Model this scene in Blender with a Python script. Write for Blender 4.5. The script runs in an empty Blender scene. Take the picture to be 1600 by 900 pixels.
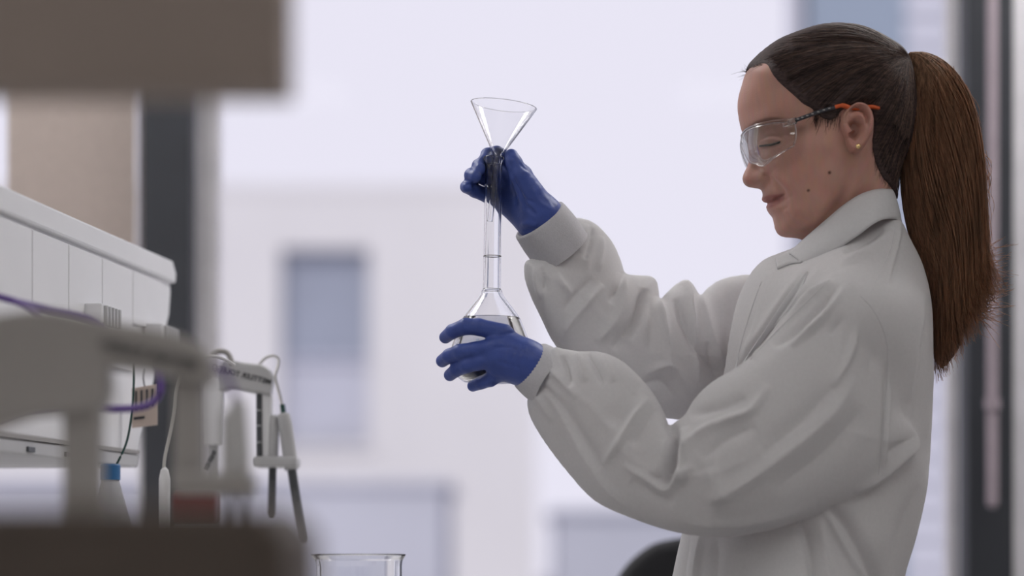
import bpy, bmesh, math, random
import numpy as np
from mathutils import Vector, Matrix, Euler
random.seed(7); RNG = np.random.default_rng(7)
scene = bpy.context.scene
C = scene.collection

# ------------------------------------------------------------------ camera, sky, sun, exposure
FOC = 3815.0      # focal length in pixels of the 1600 x 900 frame
D = 2.6           # distance camera -> person / flask
ZC = 1.03         # camera height
HOR = 870.0       # horizon row
S = D / FOC       # metres per pixel at the person
cam_d = bpy.data.cameras.new('camera'); cam = bpy.data.objects.new('camera', cam_d); C.objects.link(cam)
cam.location = (0, -D, ZC); cam.rotation_euler = (math.pi/2, 0, 0)
cam_d.sensor_width = 36; cam_d.lens = 36*FOC/1600; cam_d.shift_y = (HOR-450)/1600
cam_d.clip_start = 0.05; cam_d.clip_end = 500
cam_d.dof.use_dof = True; cam_d.dof.focus_distance = D; cam_d.dof.aperture_fstop = 2.3
scene.camera = cam

world = bpy.data.worlds.new('overcast_sky'); scene.world = world; world.use_nodes = True
bg = world.node_tree.nodes['Background']; bg.inputs[0].default_value = (0.825, 0.805, 0.925, 1); bg.inputs[1].default_value = 1.0
sun_d = bpy.data.lights.new('sun', 'SUN'); sun = bpy.data.objects.new('sun', sun_d); C.objects.link(sun)
sun_d.energy = 1.15; sun_d.angle = 0.3; sun_d.color = (1.0, 0.97, 0.93)
sun.rotation_euler = Vector((0.25, 0.8, -0.6)).to_track_quat('-Z', 'Y').to_euler(); sun.location = (0, -6, 8)
FILL_STRENGTH = 5.0; RIM_STRENGTH = 12.0
vs = scene.view_settings; vs.view_transform = 'Standard'; vs.look = 'None'; vs.exposure = 0.0; vs.gamma = 1.0; vs.use_curve_mapping = False
scene.cycles.use_denoising = True
scene.cycles.max_bounces = 24; scene.cycles.transmission_bounces = 24; scene.cycles.transparent_max_bounces = 24; scene.cycles.diffuse_bounces = 5
scene.cycles.caustics_reflective = False; scene.cycles.caustics_refractive = False

# ------------------------------------------------------------------ coordinates
def W(u, v, d):                       # a point seen at (u, v) that stands d metres from the camera
    return Vector(((u-800)*d/FOC, d-D, ZC+(HOR-v)*d/FOC))
def dep(P, w0=0.0):                   # person pixels (u, v, w): w toward the viewer, metric at the person
    P = np.asarray(P, float)
    dc = D - np.asarray(w0)*S
    X = (P[:, 0]-800)*dc/FOC; Z = ZC+(HOR-P[:, 1])*dc/FOC; Y = -P[:, 2]*S
    return np.stack([X, Y, Z], 1)
def pc(u, v, w):                      # where a point traced at (u, v) lies when it stands w nearer
    k = 1-w*S/D
    return (800+(u-800)*k, HOR+(v-HOR)*k, w)

# ------------------------------------------------------------------ materials
def mat(name, col, rough=0.6, metal=0.0, var=0.06, scale=30.0, bump=0.0, bscale=None, trans=0.0, spec=0.5, sss=0.0, emit=None, alpha=1.0, stretch=None, coat=0.0):
    m = bpy.data.materials.new(name); m.use_nodes = True
    nt = m.node_tree; b = nt.nodes['Principled BSDF']
    b.inputs['Roughness'].default_value = rough; b.inputs['Metallic'].default_value = metal
    b.inputs['Specular IOR Level'].default_value = spec; b.inputs['Coat Weight'].default_value = coat
    tc = nt.nodes.new('ShaderNodeTexCoord')
    src = tc.outputs['Object']
    if stretch:
        mp = nt.nodes.new('ShaderNodeMapping'); mp.inputs['Scale'].default_value = stretch
        nt.links.new(src, mp.inputs[0]); src = mp.outputs[0]
    n = nt.nodes.new('ShaderNodeTexNoise'); n.inputs['Scale'].default_value = scale; n.inputs['Detail'].default_value = 3
    nt.links.new(src, n.inputs['Vector'])
    r = nt.nodes.new('ShaderNodeValToRGB')
    lo = [max(0, c*(1-var)) for c in col[:3]]+[1]; hi = [min(1, c*(1+var)) for c in col[:3]]+[1]
    r.color_ramp.elements[0].color = lo; r.color_ramp.elements[1].color = hi
    r.color_ramp.elements[0].position = 0.3; r.color_ramp.elements[1].position = 0.7
    nt.links.new(n.outputs['Fac'], r.inputs[0]); nt.links.new(r.outputs[0], b.inputs['Base Color'])
    if bump:
        n2 = nt.nodes.new('ShaderNodeTexNoise'); n2.inputs['Scale'].default_value = bscale or scale*4; n2.inputs['Detail'].default_value = 4
        nt.links.new(src, n2.inputs['Vector'])
        bp = nt.nodes.new('ShaderNodeBump'); bp.inputs['Strength'].default_value = bump; bp.inputs['Distance'].default_value = 0.002
        nt.links.new(n2.outputs['Fac'], bp.inputs['Height']); nt.links.new(bp.outputs[0], b.inputs['Normal'])
    if sss:
        b.inputs['Subsurface Weight'].default_value = sss; b.inputs['Subsurface Radius'].default_value = (0.012, 0.004, 0.002); b.inputs['Subsurface Scale'].default_value = 1.0
    if emit:
        b.inputs['Emission Color'].default_value = (*emit[:3], 1); b.inputs['Emission Strength'].default_value = emit[3]
    if trans:
        t = nt.nodes.new('ShaderNodeBsdfTranslucent'); nt.links.new(r.outputs[0], t.inputs[0])
        mx = nt.nodes.new('ShaderNodeMixShader'); mx.inputs[0].default_value = trans
        out = nt.nodes['Material Output']
        nt.links.new(b.outputs[0], mx.inputs[1]); nt.links.new(t.outputs[0], mx.inputs[2]); nt.links.new(mx.outputs[0], out.inputs[0])
    return m
def glass(name, col=(1, 1, 1), ior=1.47, rough=0.0):
    m = bpy.data.materials.new(name); m.use_nodes = True; nt = m.node_tree; b = nt.nodes['Principled BSDF']
    b.inputs['Base Color'].default_value = (*col, 1); b.inputs['Transmission Weight'].default_value = 1; b.inputs['IOR'].default_value = ior
    tc = nt.nodes.new('ShaderNodeTexCoord'); n = nt.nodes.new('ShaderNodeTexNoise'); n.inputs['Scale'].default_value = 40
    nt.links.new(tc.outputs['Object'], n.inputs['Vector'])
    mr = nt.nodes.new('ShaderNodeMapRange'); mr.inputs['To Min'].default_value = rough; mr.inputs['To Max'].default_value = rough+0.01
    nt.links.new(n.outputs['Fac'], mr.inputs[0]); nt.links.new(mr.outputs[0], b.inputs['Roughness'])
    return m
def sheet_glass(name, tint=(0.995, 0.995, 0.995), refl=0.0, gain=0.15):
    m = bpy.data.materials.new(name); m.use_nodes = True; nt = m.node_tree; nt.nodes.remove(nt.nodes['Principled BSDF'])
    out = nt.nodes['Material Output']; tr = nt.nodes.new('ShaderNodeBsdfTransparent'); tr.inputs[0].default_value = (*tint, 1)
    gl = nt.nodes.new('ShaderNodeBsdfGlossy'); gl.inputs['Roughness'].default_value = 0.03
    lw = nt.nodes.new('ShaderNodeLayerWeight'); lw.inputs[0].default_value = 0.25
    ml = nt.nodes.new('ShaderNodeMath'); ml.operation = 'MULTIPLY_ADD'; ml.inputs[1].default_value = gain; ml.inputs[2].default_value = refl
    nt.links.new(lw.outputs['Fresnel'], ml.inputs[0])
    mx = nt.nodes.new('ShaderNodeMixShader'); nt.links.new(ml.outputs[0], mx.inputs[0])
    nt.links.new(tr.outputs[0], mx.inputs[1]); nt.links.new(gl.outputs[0], mx.inputs[2]); nt.links.new(mx.outputs[0], out.inputs[0])
    return m

M = {}
M['floor'] = mat('grey vinyl floor', (0.32, 0.32, 0.33), 0.5, scale=8)
M['wall'] = mat('painted wall', (0.62, 0.60, 0.57), 0.8, scale=12)
M['ceiling'] = mat('ceiling board', (0.7, 0.7, 0.69), 0.9, scale=12)
M['bench'] = mat('pale bench laminate', (0.55, 0.54, 0.53), 0.35, scale=25)
M['darkframe'] = mat('anthracite aluminium', (0.026, 0.029, 0.038), 0.5, scale=20)
M['lightframe'] = mat('light grey frame', (0.72, 0.70, 0.74), 0.5, scale=20)
M['pane'] = sheet_glass('window pane glass')
M['blind'] = mat('beige blind fabric', (0.60, 0.53, 0.49), 0.9, scale=90, bump=0.1, trans=0.52)
M['facade'] = mat('white render', (0.75, 0.735, 0.735), 0.9, scale=0.6, var=0.03)
M['bluewall'] = mat('blue grey cladding', (0.29, 0.345, 0.43), 0.8, scale=1, var=0.04)
M['plank'] = mat('pale cladding plank', (0.62, 0.625, 0.70), 0.8, scale=2, var=0.08)
M['annexe'] = mat('annexe blue grey', (0.60, 0.605, 0.67), 0.8, scale=1, var=0.05)
M['ground'] = mat('asphalt', (0.45, 0.45, 0.49), 0.9, scale=2)
M['bpane'] = mat('dark window pane', (0.33, 0.36, 0.44), 0.3, scale=2)
M['bshade'] = mat('drawn window shade', (0.55, 0.56, 0.64), 0.7, scale=2)
M['coat'] = mat('white coat cotton', (0.735, 0.73, 0.745), 0.9, var=0.02, scale=300, bump=0.08, bscale=900, trans=0.28, spec=0.2)
M['rib'] = mat('ribbed cuff knit', (0.66, 0.65, 0.68), 0.95, var=0.04, scale=500, bump=0.3, bscale=700, trans=0.2, spec=0.1)
M['glove'] = mat('blue nitrile', (0.050, 0.085, 0.32), 0.42, var=0.10, scale=60, bump=0.35, bscale=170, spec=0.35)
M['hair'] = mat('dark brown hair', (0.052, 0.034, 0.033), 0.6, var=0.5, scale=420, stretch=(0.15, 1, 1), spec=0.2)
M['hairlight'] = mat('mid brown hair', (0.115, 0.07, 0.053), 0.5, var=0.5, scale=420, stretch=(0.15, 1, 1), spec=0.35)
M['strand'] = mat('brown hair strand', (0.46, 0.27, 0.17), 0.45, var=0.5, scale=420, stretch=(1, 1, 0.03), trans=0.58, spec=0.4)
M['white'] = mat('white plastic', (0.80, 0.80, 0.82), 0.4, var=0.02, scale=10)
M['grey'] = mat('grey plastic', (0.33, 0.315, 0.305), 0.5, var=0.03, scale=10)
M['greydark'] = mat('dark grey plastic', (0.07, 0.075, 0.085), 0.4, scale=20)
M['lightgrey'] = mat('light grey plastic', (0.50, 0.50, 0.51), 0.45, var=0.03, scale=10)
M['print'] = mat('dark print', (0.05, 0.05, 0.06), 0.6)
M['purple'] = mat('purple cable', (0.11, 0.06, 0.25), 0.5)
M['green'] = mat('dark green cable', (0.02, 0.07, 0.06), 0.5)
M['cablewhite'] = mat('white cable', (0.55, 0.54, 0.52), 0.5)
M['bluecap'] = mat('blue cap', (0.03, 0.15, 0.36), 0.4)
M['bottle'] = mat('frosted bottle', (0.62, 0.62, 0.64), 0.35, trans=0.4)
M['red'] = mat('red lid', (0.20, 0.04, 0.045), 0.35, trans=0.2)
M['tag'] = mat('beige card', (0.60, 0.50, 0.44), 0.8)
M['brown'] = mat('brown casing', (0.075, 0.056, 0.046), 0.6, scale=12, var=0.12)
M['shelf'] = mat('taupe shelf panel', (0.30, 0.245, 0.22), 0.7, scale=6)
M['steel'] = mat('brushed steel', (0.5, 0.5, 0.5), 0.35, metal=1, scale=60)
M['black'] = mat('black upholstery', (0.012, 0.012, 0.016), 0.7, scale=80, bump=0.2)
M['chain'] = mat('mauve blind cord', (0.36, 0.30, 0.34), 0.5)
M['glass'] = glass('borosilicate glass', (0.985, 0.985, 0.99), 1.32)
M['beakerglass'] = glass('beaker glass', (0.98, 0.985, 0.99), 1.47)
M['water'] = glass('clear liquid', (0.97, 0.97, 0.95), 1.33)
M['lens'] = sheet_glass('clear polycarbonate', (0.95, 0.95, 0.95), 0.03, 0.45)
M['frameclear'] = glass('clear frame plastic', (0.85, 0.85, 0.85), 1.45, 0.1)
M['temple'] = mat('smoky temple arm', (0.035, 0.035, 0.045), 0.35)
M['orange'] = mat('orange temple tip', (0.62, 0.10, 0.02), 0.5)
M['gold'] = mat('gold stud', (0.85, 0.62, 0.30), 0.25, metal=1)
M['lash'] = mat('dark lashes', (0.02, 0.014, 0.012), 0.7)
M['eye'] = mat('eye white', (0.65, 0.63, 0.62), 0.2)
M['iris'] = mat('iris', (0.05, 0.06, 0.06), 0.2)
M['trouser'] = mat('dark trousers', (0.03, 0.035, 0.05), 0.9, bump=0.2)
M['shoe'] = mat('shoe leather', (0.03, 0.028, 0.027), 0.5)
M['lamp'] = mat('lamp diffuser', (0.8, 0.8, 0.8), 0.5, emit=(1.0, 0.98, 0.96, FILL_STRENGTH))  # unseen emitter, added to fill the side facing the camera
M['lamp_window'] = mat('lamp diffuser by the window', (0.8, 0.8, 0.8), 0.5, emit=(1.0, 0.98, 0.96, RIM_STRENGTH))  # stronger unseen emitter, added to rim hair and shoulders from behind
def skin_mat():
    m = mat('skin', (0.5, 0.29, 0.23), 0.5, sss=0.12, spec=0.35, bump=0.12, bscale=700)
    nt = m.node_tree; b = nt.nodes['Principled BSDF']
    a = nt.nodes.new('ShaderNodeVertexColor'); a.layer_name = 'tint'
    n = nt.nodes.new('ShaderNodeTexNoise'); n.inputs['Scale'].default_value = 60; n.inputs['Detail'].default_value = 4
    mx = nt.nodes.new('ShaderNodeMix'); mx.data_type = 'RGBA'; mx.blend_type = 'MULTIPLY'; mx.inputs[0].default_value = 0.25
    nt.links.new(a.outputs[0], mx.inputs[6]); nt.links.new(n.outputs['Color'], mx.inputs[7]); nt.links.new(mx.outputs[2], b.inputs['Base Color'])
    return m
M['skin'] = skin_mat()

# ------------------------------------------------------------------ object helpers
def tag(o, label=None, cat=None, group=None, kind=None):
    if label: o['label'] = label
    if cat: o['category'] = cat
    if group: o['group'] = group
    if kind: o['kind'] = kind
    return o
def root_of(o):
    while o.parent: o = o.parent
    return o
def wloc(o):
    l = Vector((0, 0, 0))
    while o: l += o.location; o = o.parent
    return l
def link(name, me, m, parent=None, origin=None, smooth=True):
    """mesh given in world coordinates; origin = where the object's own origin goes"""
    o = bpy.data.objects.new(name, me)
    if m is not None and not me.materials: me.materials.append(m)
    org = Vector(origin) if origin is not None else Vector((0, 0, 0))
    if org.length: me.transform(Matrix.Translation(-org))
    C.objects.link(o)
    if parent is not None:
        o.parent = parent; o.location = org - wloc(parent)
    else:
        o.location = org
    if smooth and len(me.polygons): me.polygons.foreach_set('use_smooth', [True]*len(me.polygons))
    return o
def empty(name, loc, parent=None):
    o = bpy.data.objects.new(name, None); C.objects.link(o); o.empty_display_size = 0.05
    if parent is not None: o.parent = parent; o.location = Vector(loc)-wloc(parent)
    else: o.location = loc
    return o
def mesh_np(name, V, Fc):
    me = bpy.data.meshes.new(name)
    V = np.asarray(V, np.float32); Fc = np.asarray(Fc, np.int32)
    me.vertices.add(len(V)); me.vertices.foreach_set('co', V.ravel())
    k = Fc.shape[1]
    me.loops.add(Fc.size); me.loops.foreach_set('vertex_index', Fc.ravel())
    me.polygons.add(len(Fc)); me.polygons.foreach_set('loop_start', np.arange(0, Fc.size, k, dtype=np.int32))
    me.update(calc_edges=True); me.validate()
    return me
def box(name, lo, hi, m, parent=None, bevel=0.0, rot=None, segs=2, origin=None):
    bm = bmesh.new(); bmesh.ops.create_cube(bm, size=1)
    lo = Vector(lo); hi = Vector(hi); c = (lo+hi)/2; s = hi-lo
    bmesh.ops.scale(bm, vec=s, verts=bm.verts)
    if bevel: bmesh.ops.bevel(bm, geom=bm.edges[:], offset=min(bevel, min(s)*0.45), segments=segs, profile=0.5, affect='EDGES')
    if rot is not None: bmesh.ops.rotate(bm, matrix=rot, verts=bm.verts)
    bmesh.ops.translate(bm, vec=c, verts=bm.verts)
    me = bpy.data.meshes.new(name); bm.to_mesh(me); bm.free()
    o = link(name, me, m, parent, origin if origin is not None else c, smooth=False)
    return o
def lathe(name, prof, m, origin=(0, 0, 0), axis=(0, 0, 1), parent=None, n=48, closed=False, at=None):
    """profile of (r, h) about an axis through at; open profile ends on the axis are capped"""
    V = []; Fc = []
    pp = []; kk_ = len(prof)      # short supporting rows next to every corner keep the shading of long walls straight
    for j in range(kk_ if closed else kk_-1):
        (r0, h0), (r1, h1) = prof[j], prof[(j+1) % kk_]; L_ = math.hypot(r1-r0, h1-h0); e = min(0.3, 0.0006/(L_+1e-9))
        pp.append((r0, h0))
        if L_ > 0.0015: pp += [(r0+(r1-r0)*e, h0+(h1-h0)*e), (r1+(r0-r1)*e, h1+(h0-h1)*e)]
    if not closed: pp.append(prof[-1])
    prof = pp
    for r, h in prof:
        for i in range(n):
            a = 2*math.pi*i/n; V.append((r*math.cos(a), r*math.sin(a), h))
    k = len(prof)
    for j in range(k if closed else k-1):
        j2 = (j+1) % k
        for i in range(n):
            Fc.append((j*n+i, j*n+(i+1) % n, j2*n+(i+1) % n, j2*n+i))
    q = Vector((0, 0, 1)).rotation_difference(Vector(axis).normalized())
    me = mesh_np(name, V, Fc)
    bm = bmesh.new(); bm.from_mesh(me); bmesh.ops.remove_doubles(bm, verts=bm.verts, dist=1e-6)
    bmesh.ops.recalc_face_normals(bm, faces=bm.faces); bm.to_mesh(me); bm.free()
    me.transform(Matrix.Translation(Vector(at if at is not None else origin)) @ q.to_matrix().to_4x4())
    return link(name, me, m, parent, origin if at is None else at)
def catmull(P, sub=8, closed=False):
    P = np.asarray(P, float); n = len(P)
    out = []
    rng_ = range(n) if closed else range(n-1)
    for i in rng_:
        if closed: p0, p1, p2, p3 = P[(i-1) % n], P[i], P[(i+1) % n], P[(i+2) % n]
        else: p0, p1, p2, p3 = P[max(i-1, 0)], P[i], P[i+1], P[min(i+2, n-1)]
        for t in np.arange(sub)/sub:
            out.append(0.5*((2*p1)+(-p0+p2)*t+(2*p0-5*p1+4*p2-p3)*t*t+(-p0+3*p1-3*p2+p3)*t**3))
    if not closed: out.append(P[-1])
    return np.array(out)
def tubes(paths, radii, sides=4):
    """paths (N, K, 3), radii (N, K): one mesh of many thin tubes"""
    paths = np.asarray(paths, float); N, K, _ = paths.shape
    T = np.gradient(paths, axis=1); T /= np.linalg.norm(T, axis=2, keepdims=True)+1e-12
    ref = np.where(np.abs(T[..., 2:3]) > 0.9, np.array([1.0, 0, 0]), np.array([0, 0, 1.0]))
    A = np.cross(T, ref); A /= np.linalg.norm(A, axis=2, keepdims=True)+1e-12
    B = np.cross(T, A)
    ang = np.arange(sides)*2*math.pi/sides
    R = np.asarray(radii)[..., None, None]
    V = paths[:, :, None, :]+R*(A[:, :, None, :]*np.cos(ang)[:, None]+B[:, :, None, :]*np.sin(ang)[:, None])
    idx = np.arange(N*K*sides).reshape(N, K, sides)
    a = idx[:, :-1, :]; b = np.roll(idx, -1, axis=2)[:, :-1, :]; c = np.roll(idx, -1, axis=2)[:, 1:, :]; d = idx[:, 1:, :]
    Fc = np.stack([a, b, c, d], -1).reshape(-1, 4)
    return V.reshape(-1, 3), Fc
def cable(name, pts, r, m, parent=None, sub=8, sides=10):
    P = catmull([tuple(p) for p in pts], sub)
    V, Fc = tubes(P[None], np.full((1, len(P)), r), sides)
    n = len(V)
    me = mesh_np(name, V, Fc)
    bm = bmesh.new(); bm.from_mesh(me); bmesh.ops.holes_fill(bm, edges=[e for e in bm.edges if e.is_boundary], sides=sides+2)
    bmesh.ops.recalc_face_normals(bm, faces=bm.faces); bm.to_mesh(me); bm.free()
    return link(name, me, m, parent, P[0])
def prism(name, pts, thick, m, parent=None, bevel=0.003, along=(0, 1, 0), segs=2):
    """outline (world points) extruded along a direction, edges rounded"""
    bm = bmesh.new(); along = Vector(along).normalized()*thick
    vs_ = [bm.verts.new(Vector(p)-along/2) for p in pts]
    f = bm.faces.new(vs_); r = bmesh.ops.extrude_face_region(bm, geom=[f])
    bmesh.ops.translate(bm, vec=along, verts=[g for g in r['geom'] if isinstance(g, bmesh.types.BMVert)])
    bmesh.ops.recalc_face_normals(bm, faces=bm.faces)
    if bevel:
        es = [e for e in bm.edges if any(len(ff.verts) > 4 for ff in e.link_faces) or len(pts) <= 4]
        bmesh.ops.bevel(bm, geom=es, offset=bevel, segments=segs, profile=0.5, affect='EDGES')
    me = bpy.data.meshes.new(name); bm.to_mesh(me); bm.free()
    c = sum((Vector(p) for p in pts), Vector())/len(pts)
    return link(name, me, m, parent, c, smooth=False)
def copy_part(o, parent=None, loc=None):
    c = o.copy(); C.objects.link(c); c.parent = parent
    if loc is not None: c.location = loc
    return c

# ------------------------------------------------------------------ implicit surfaces
def snets(F, org, step):
    nx, ny, nz = F.shape
    ins = F < 0
    cnt = np.zeros((nx-1, ny-1, nz-1), np.int8)
    for a in (0, 1):
        for b in (0, 1):
            for c in (0, 1): cnt += ins[a:nx-1+a, b:ny-1+b, c:nz-1+c]
    act = (cnt > 0) & (cnt < 8)
    I, J, K = np.nonzero(act)
    ids = np.full(act.shape, -1, np.int64); ids[I, J, K] = np.arange(len(I))
    pos = np.zeros((len(I), 3)); num = np.zeros(len(I))
    for ax in range(3):
        o1, o2 = [(1, 2), (0, 2), (0, 1)][ax]
        for p in (0, 1):
            for q in (0, 1):
                off = [0, 0, 0]; off[o1] = p; off[o2] = q
                off2 = list(off); off2[ax] = 1
                f0 = F[I+off[0], J+off[1], K+off[2]]; f1 = F[I+off2[0], J+off2[1], K+off2[2]]
                cr = (f0 < 0) != (f1 < 0)
                t = np.where(cr, f0/np.where(cr, f0-f1, 1), 0)
                pt = np.zeros((len(I), 3)); pt[:, o1] = p; pt[:, o2] = q; pt[:, ax] = t
                pos += pt*cr[:, None]; num += cr
    pos = pos/num[:, None]+np.stack([I, J, K], 1)
    V = np.asarray(org)+pos*np.asarray(step)
    faces = []
    for ax in range(3):
        o1, o2 = [(1, 2), (2, 0), (0, 1)][ax]
        sl0 = [slice(None)]*3; sl1 = [slice(None)]*3
        sl0[ax] = slice(0, -1); sl1[ax] = slice(1, None)
        for o in (o1, o2):
            sl0[o] = slice(1, -1); sl1[o] = slice(1, -1)
        A = ins[tuple(sl0)]; B = ins[tuple(sl1)]
        cr = np.nonzero(A != B)
        base = [cr[0].copy(), cr[1].copy(), cr[2].copy()]
        base[o1] += 1; base[o2] += 1
        def cell(d1, d2):
            b = [x.copy() for x in base]; b[o1] -= d1; b[o2] -= d2
            return ids[b[0], b[1], b[2]]
        q = np.stack([cell(1, 1), cell(0, 1), cell(0, 0), cell(1, 0)], 1)
        fl = ~A[cr]
        q[fl] = q[fl][:, ::-1]
        faces.append(q)
    Fc = np.concatenate(faces); Fc = Fc[(Fc >= 0).all(1)]
    return V, Fc
def orient(V, Fc):
    a, b, c, d = (V[Fc[:, i]] for i in range(4))
    vol = (np.einsum('ij,ij->i', a, np.cross(b, c))+np.einsum('ij,ij->i', a, np.cross(c, d))).sum()
    return Fc[:, ::-1] if vol < 0 else Fc
def vnormals(V, Fc):
    n = np.cross(V[Fc[:, 2]]-V[Fc[:, 0]], V[Fc[:, 3]]-V[Fc[:, 1]])
    N = np.zeros_like(V)
    for i in range(4): np.add.at(N, Fc[:, i], n)
    return N/(np.linalg.norm(N, axis=1, keepdims=True)+1e-12)
def relax(V, Fc, it=2, lam=0.5):
    E = np.concatenate([Fc[:, [0, 1]], Fc[:, [1, 2]], Fc[:, [2, 3]], Fc[:, [3, 0]]])
    for _ in range(it):
        for l in (lam, -lam*1.03):
            acc = np.zeros_like(V); n = np.zeros(len(V))
            np.add.at(acc, E[:, 0], V[E[:, 1]]); np.add.at(n, E[:, 0], 1)
            np.add.at(acc, E[:, 1], V[E[:, 0]]); np.add.at(n, E[:, 1], 1)
            V = V+l*(acc/np.maximum(n, 1)[:, None]-V)
    return V
def poly_sdf(poly, U, Vv):
    """signed distance, positive inside"""
    P = np.asarray(poly, float); Q = np.roll(P, -1, 0)
    best = np.full(U.shape, 1e9); cross = np.zeros(U.shape, bool)
    for (x0, y0), (x1, y1) in zip(P, Q):
        dx, dy = x1-x0, y1-y0; L = dx*dx+dy*dy+1e-12
        t = np.clip(((U-x0)*dx+(Vv-y0)*dy)/L, 0, 1)
        best = np.minimum(best, (U-x0-t*dx)**2+(Vv-y0-t*dy)**2)
        if y0 != y1:
            c = ((y0 > Vv) != (y1 > Vv)) & (U < (x1-x0)*(Vv-y0)/(y1-y0)+x0)
            cross ^= c
    return np.where(cross, 1, -1)*np.sqrt(best)
def tps(P, val):
    P = np.asarray(P, float); n = len(P)
    r2 = ((P[:, None]-P[None])**2).sum(-1)/1e4
    K = np.where(r2 > 0, r2*np.log(r2+1e-20), 0)+1e-3*np.eye(n)
    A = np.zeros((n+3, n+3)); A[:n, :n] = K; A[:n, n] = 1; A[:n, n+1:] = P/100; A[n, :n] = 1; A[n+1:, :n] = P.T/100
    w = np.linalg.solve(A, np.concatenate([val, np.zeros(3)]))
    def f(U, V_):
        out = w[n]+w[n+1]*U/100+w[n+2]*V_/100
        for i in range(n):
            r = ((U-P[i, 0])**2+(V_-P[i, 1])**2)/1e4
            out = out+w[i]*np.where(r > 0, r*np.log(r+1e-20), 0)
        return out
    return f
def bilin(G, u0, v0, st, U, V_):
    x = np.clip((U-u0)/st, 0, G.shape[0]-1.001); y = np.clip((V_-v0)/st, 0, G.shape[1]-1.001)
    i = x.astype(int); j = y.astype(int); a = x-i; b = y-j
    return G[i, j]*(1-a)*(1-b)+G[i+1, j]*a*(1-b)+G[i, j+1]*(1-a)*b+G[i+1, j+1]*a*b
def stroke(U, V_, pts, width, amp, sub=6, crisp=False):
    """a fold drawn as a line: raised (amp > 0) or sunken, fading at both ends"""
    P = catmull(pts, sub); mg = 5*width
    near = (U > P[:, 0].min()-mg) & (U < P[:, 0].max()+mg) & (V_ > P[:, 1].min()-mg) & (V_ < P[:, 1].max()+mg)
    full = np.zeros(U.shape)
    if not near.any(): return full
    U = U[near]; V_ = V_[near]; best = np.full(U.shape, 1e9); tt = np.zeros(U.shape)
    n = len(P)-1
    for i in range(n):
        x0, y0 = P[i]; dx, dy = P[i+1]-P[i]; L = dx*dx+dy*dy+1e-12
        t = np.clip(((U-x0)*dx+(V_-y0)*dy)/L, 0, 1)
        d = (U-x0-t*dx)**2+(V_-y0-t*dy)**2
        m = d < best; best[m] = d[m]; tt[m] = (i+t[m])/n
    fade = np.clip(np.minimum(tt, 1-tt)*4, 0, 1)**0.8
    full[near] = amp*(0.55*np.exp(-best/width**2)+0.45*np.exp(-np.sqrt(best)/(0.7*width)))*fade if crisp else amp*np.exp(-best/width**2)*fade
    return full
def lin(w2, h):
    return (w2-h)/(np.sqrt(w2)+np.sqrt(np.abs(h))+2.0)
def balloon(poly, step, flat=1.0, w0=None, tscale=None, relax_it=2, folds=(), side=None, cap=None, at=None, inset=0.0):
    """a soft body blown up from its outline; returns pixel-space vertices, faces and the depth of its middle"""
    poly = np.asarray(poly, float)
    pad = 14 if at is None else 80
    u0, v0 = poly.min(0)-pad; u1, v1 = poly.max(0)+pad
    cs = 6.0
    gu = np.arange(u0, u1+cs, cs); gv = np.arange(v0, v1+cs, cs)
    GU, GV = np.meshgrid(gu, gv, indexing='ij'); d = poly_sdf(poly, GU, GV)
    h = np.zeros_like(d); inside = d > 0
    for _ in range(1400):
        hn = h.copy()
        hn[1:-1, 1:-1] = 0.25*(h[2:, 1:-1]+h[:-2, 1:-1]+h[1:-1, 2:]+h[1:-1, :-2])+2.6*cs*cs/4
        h = np.where(inside, hn, 0)
    wgt = (d > 9).astype(float); q = np.where(wgt > 0, h/np.maximum(d, 1), 0)
    def blur(a, n):
        for _ in range(n):
            b = a.copy(); b[1:-1] = (a[:-2]+2*a[1:-1]+a[2:])/4; a = b
            b = a.copy(); b[:, 1:-1] = (a[:, :-2]+2*a[:, 1:-1]+a[:, 2:])/4; a = b
        return a
    q1 = blur(q*wgt, 3); w1 = blur(wgt, 3); q2 = blur(q1, 30); w2 = blur(w1, 30)
    qm = (q*wgt).sum()/max(wgt.sum(), 1)
    q = np.where(w1 > 0.15, q1/np.maximum(w1, 1e-6), np.where(w2 > 1e-3, q2/np.maximum(w2, 1e-9), qm))
    if at is None:
        uu = np.arange(u0, u1, step); vv = np.arange(v0, v1, step)
        U, V_ = np.meshgrid(uu, vv, indexing='ij')
    else: U, V_ = at
    dd = poly_sdf(poly, U, V_)-inset
    hh = bilin(q, gu[0], gv[0], cs, U, V_)*dd*flat*flat
    if tscale is not None: hh = hh*tscale(U, V_)**2
    if at is not None: return hh
    if cap is not None: hh = np.where(hh > 0, hh/(1+hh/cap**2*0.6), hh)
    wc = w0(U, V_) if w0 is not None else np.zeros_like(U)
    T = np.sqrt(np.maximum(hh, 0))
    wl = (wc-T).min()-3*step; wh = (wc+T).max()+3*step
    ww = np.arange(wl, wh, step)
    F = (ww[None, None, :]-wc[:, :, None])**2-hh[:, :, None]
    F = lin((ww[None, None, :]-wc[:, :, None])**2, hh[:, :, None])
    V3, Fc = snets(F, (uu[0], vv[0], ww[0]), (step, step, step))
    V3 = relax(V3, Fc, relax_it)
    if folds:
        Vt = V3*np.array([1, -1, 1]); f2 = orient(Vt, Fc); N = vnormals(Vt, f2)*np.array([1, -1, 1])
        dl = np.zeros(len(V3))
        for pts, wd, am in folds: dl += stroke(V3[:, 0], V3[:, 1], pts, wd, am)
        k = np.clip(N[:, 2]*1.6+0.15, 0, 1) if side != 'both' else np.clip(np.abs(N[:, 2])*1.6+0.15, 0, 1)
        V3 = V3+N*(dl*k)[:, None]
    return V3, Fc
def soft(name, V3, Fc, m, parent, w0=None, origin=None):
    c = w0(V3[:, 0], V3[:, 1]) if w0 is not None else 0.0
    Wd = dep(V3, c); Fc = orient(Wd, Fc)
    return link(name, mesh_np(name, Wd, Fc), m, parent, origin)

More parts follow.
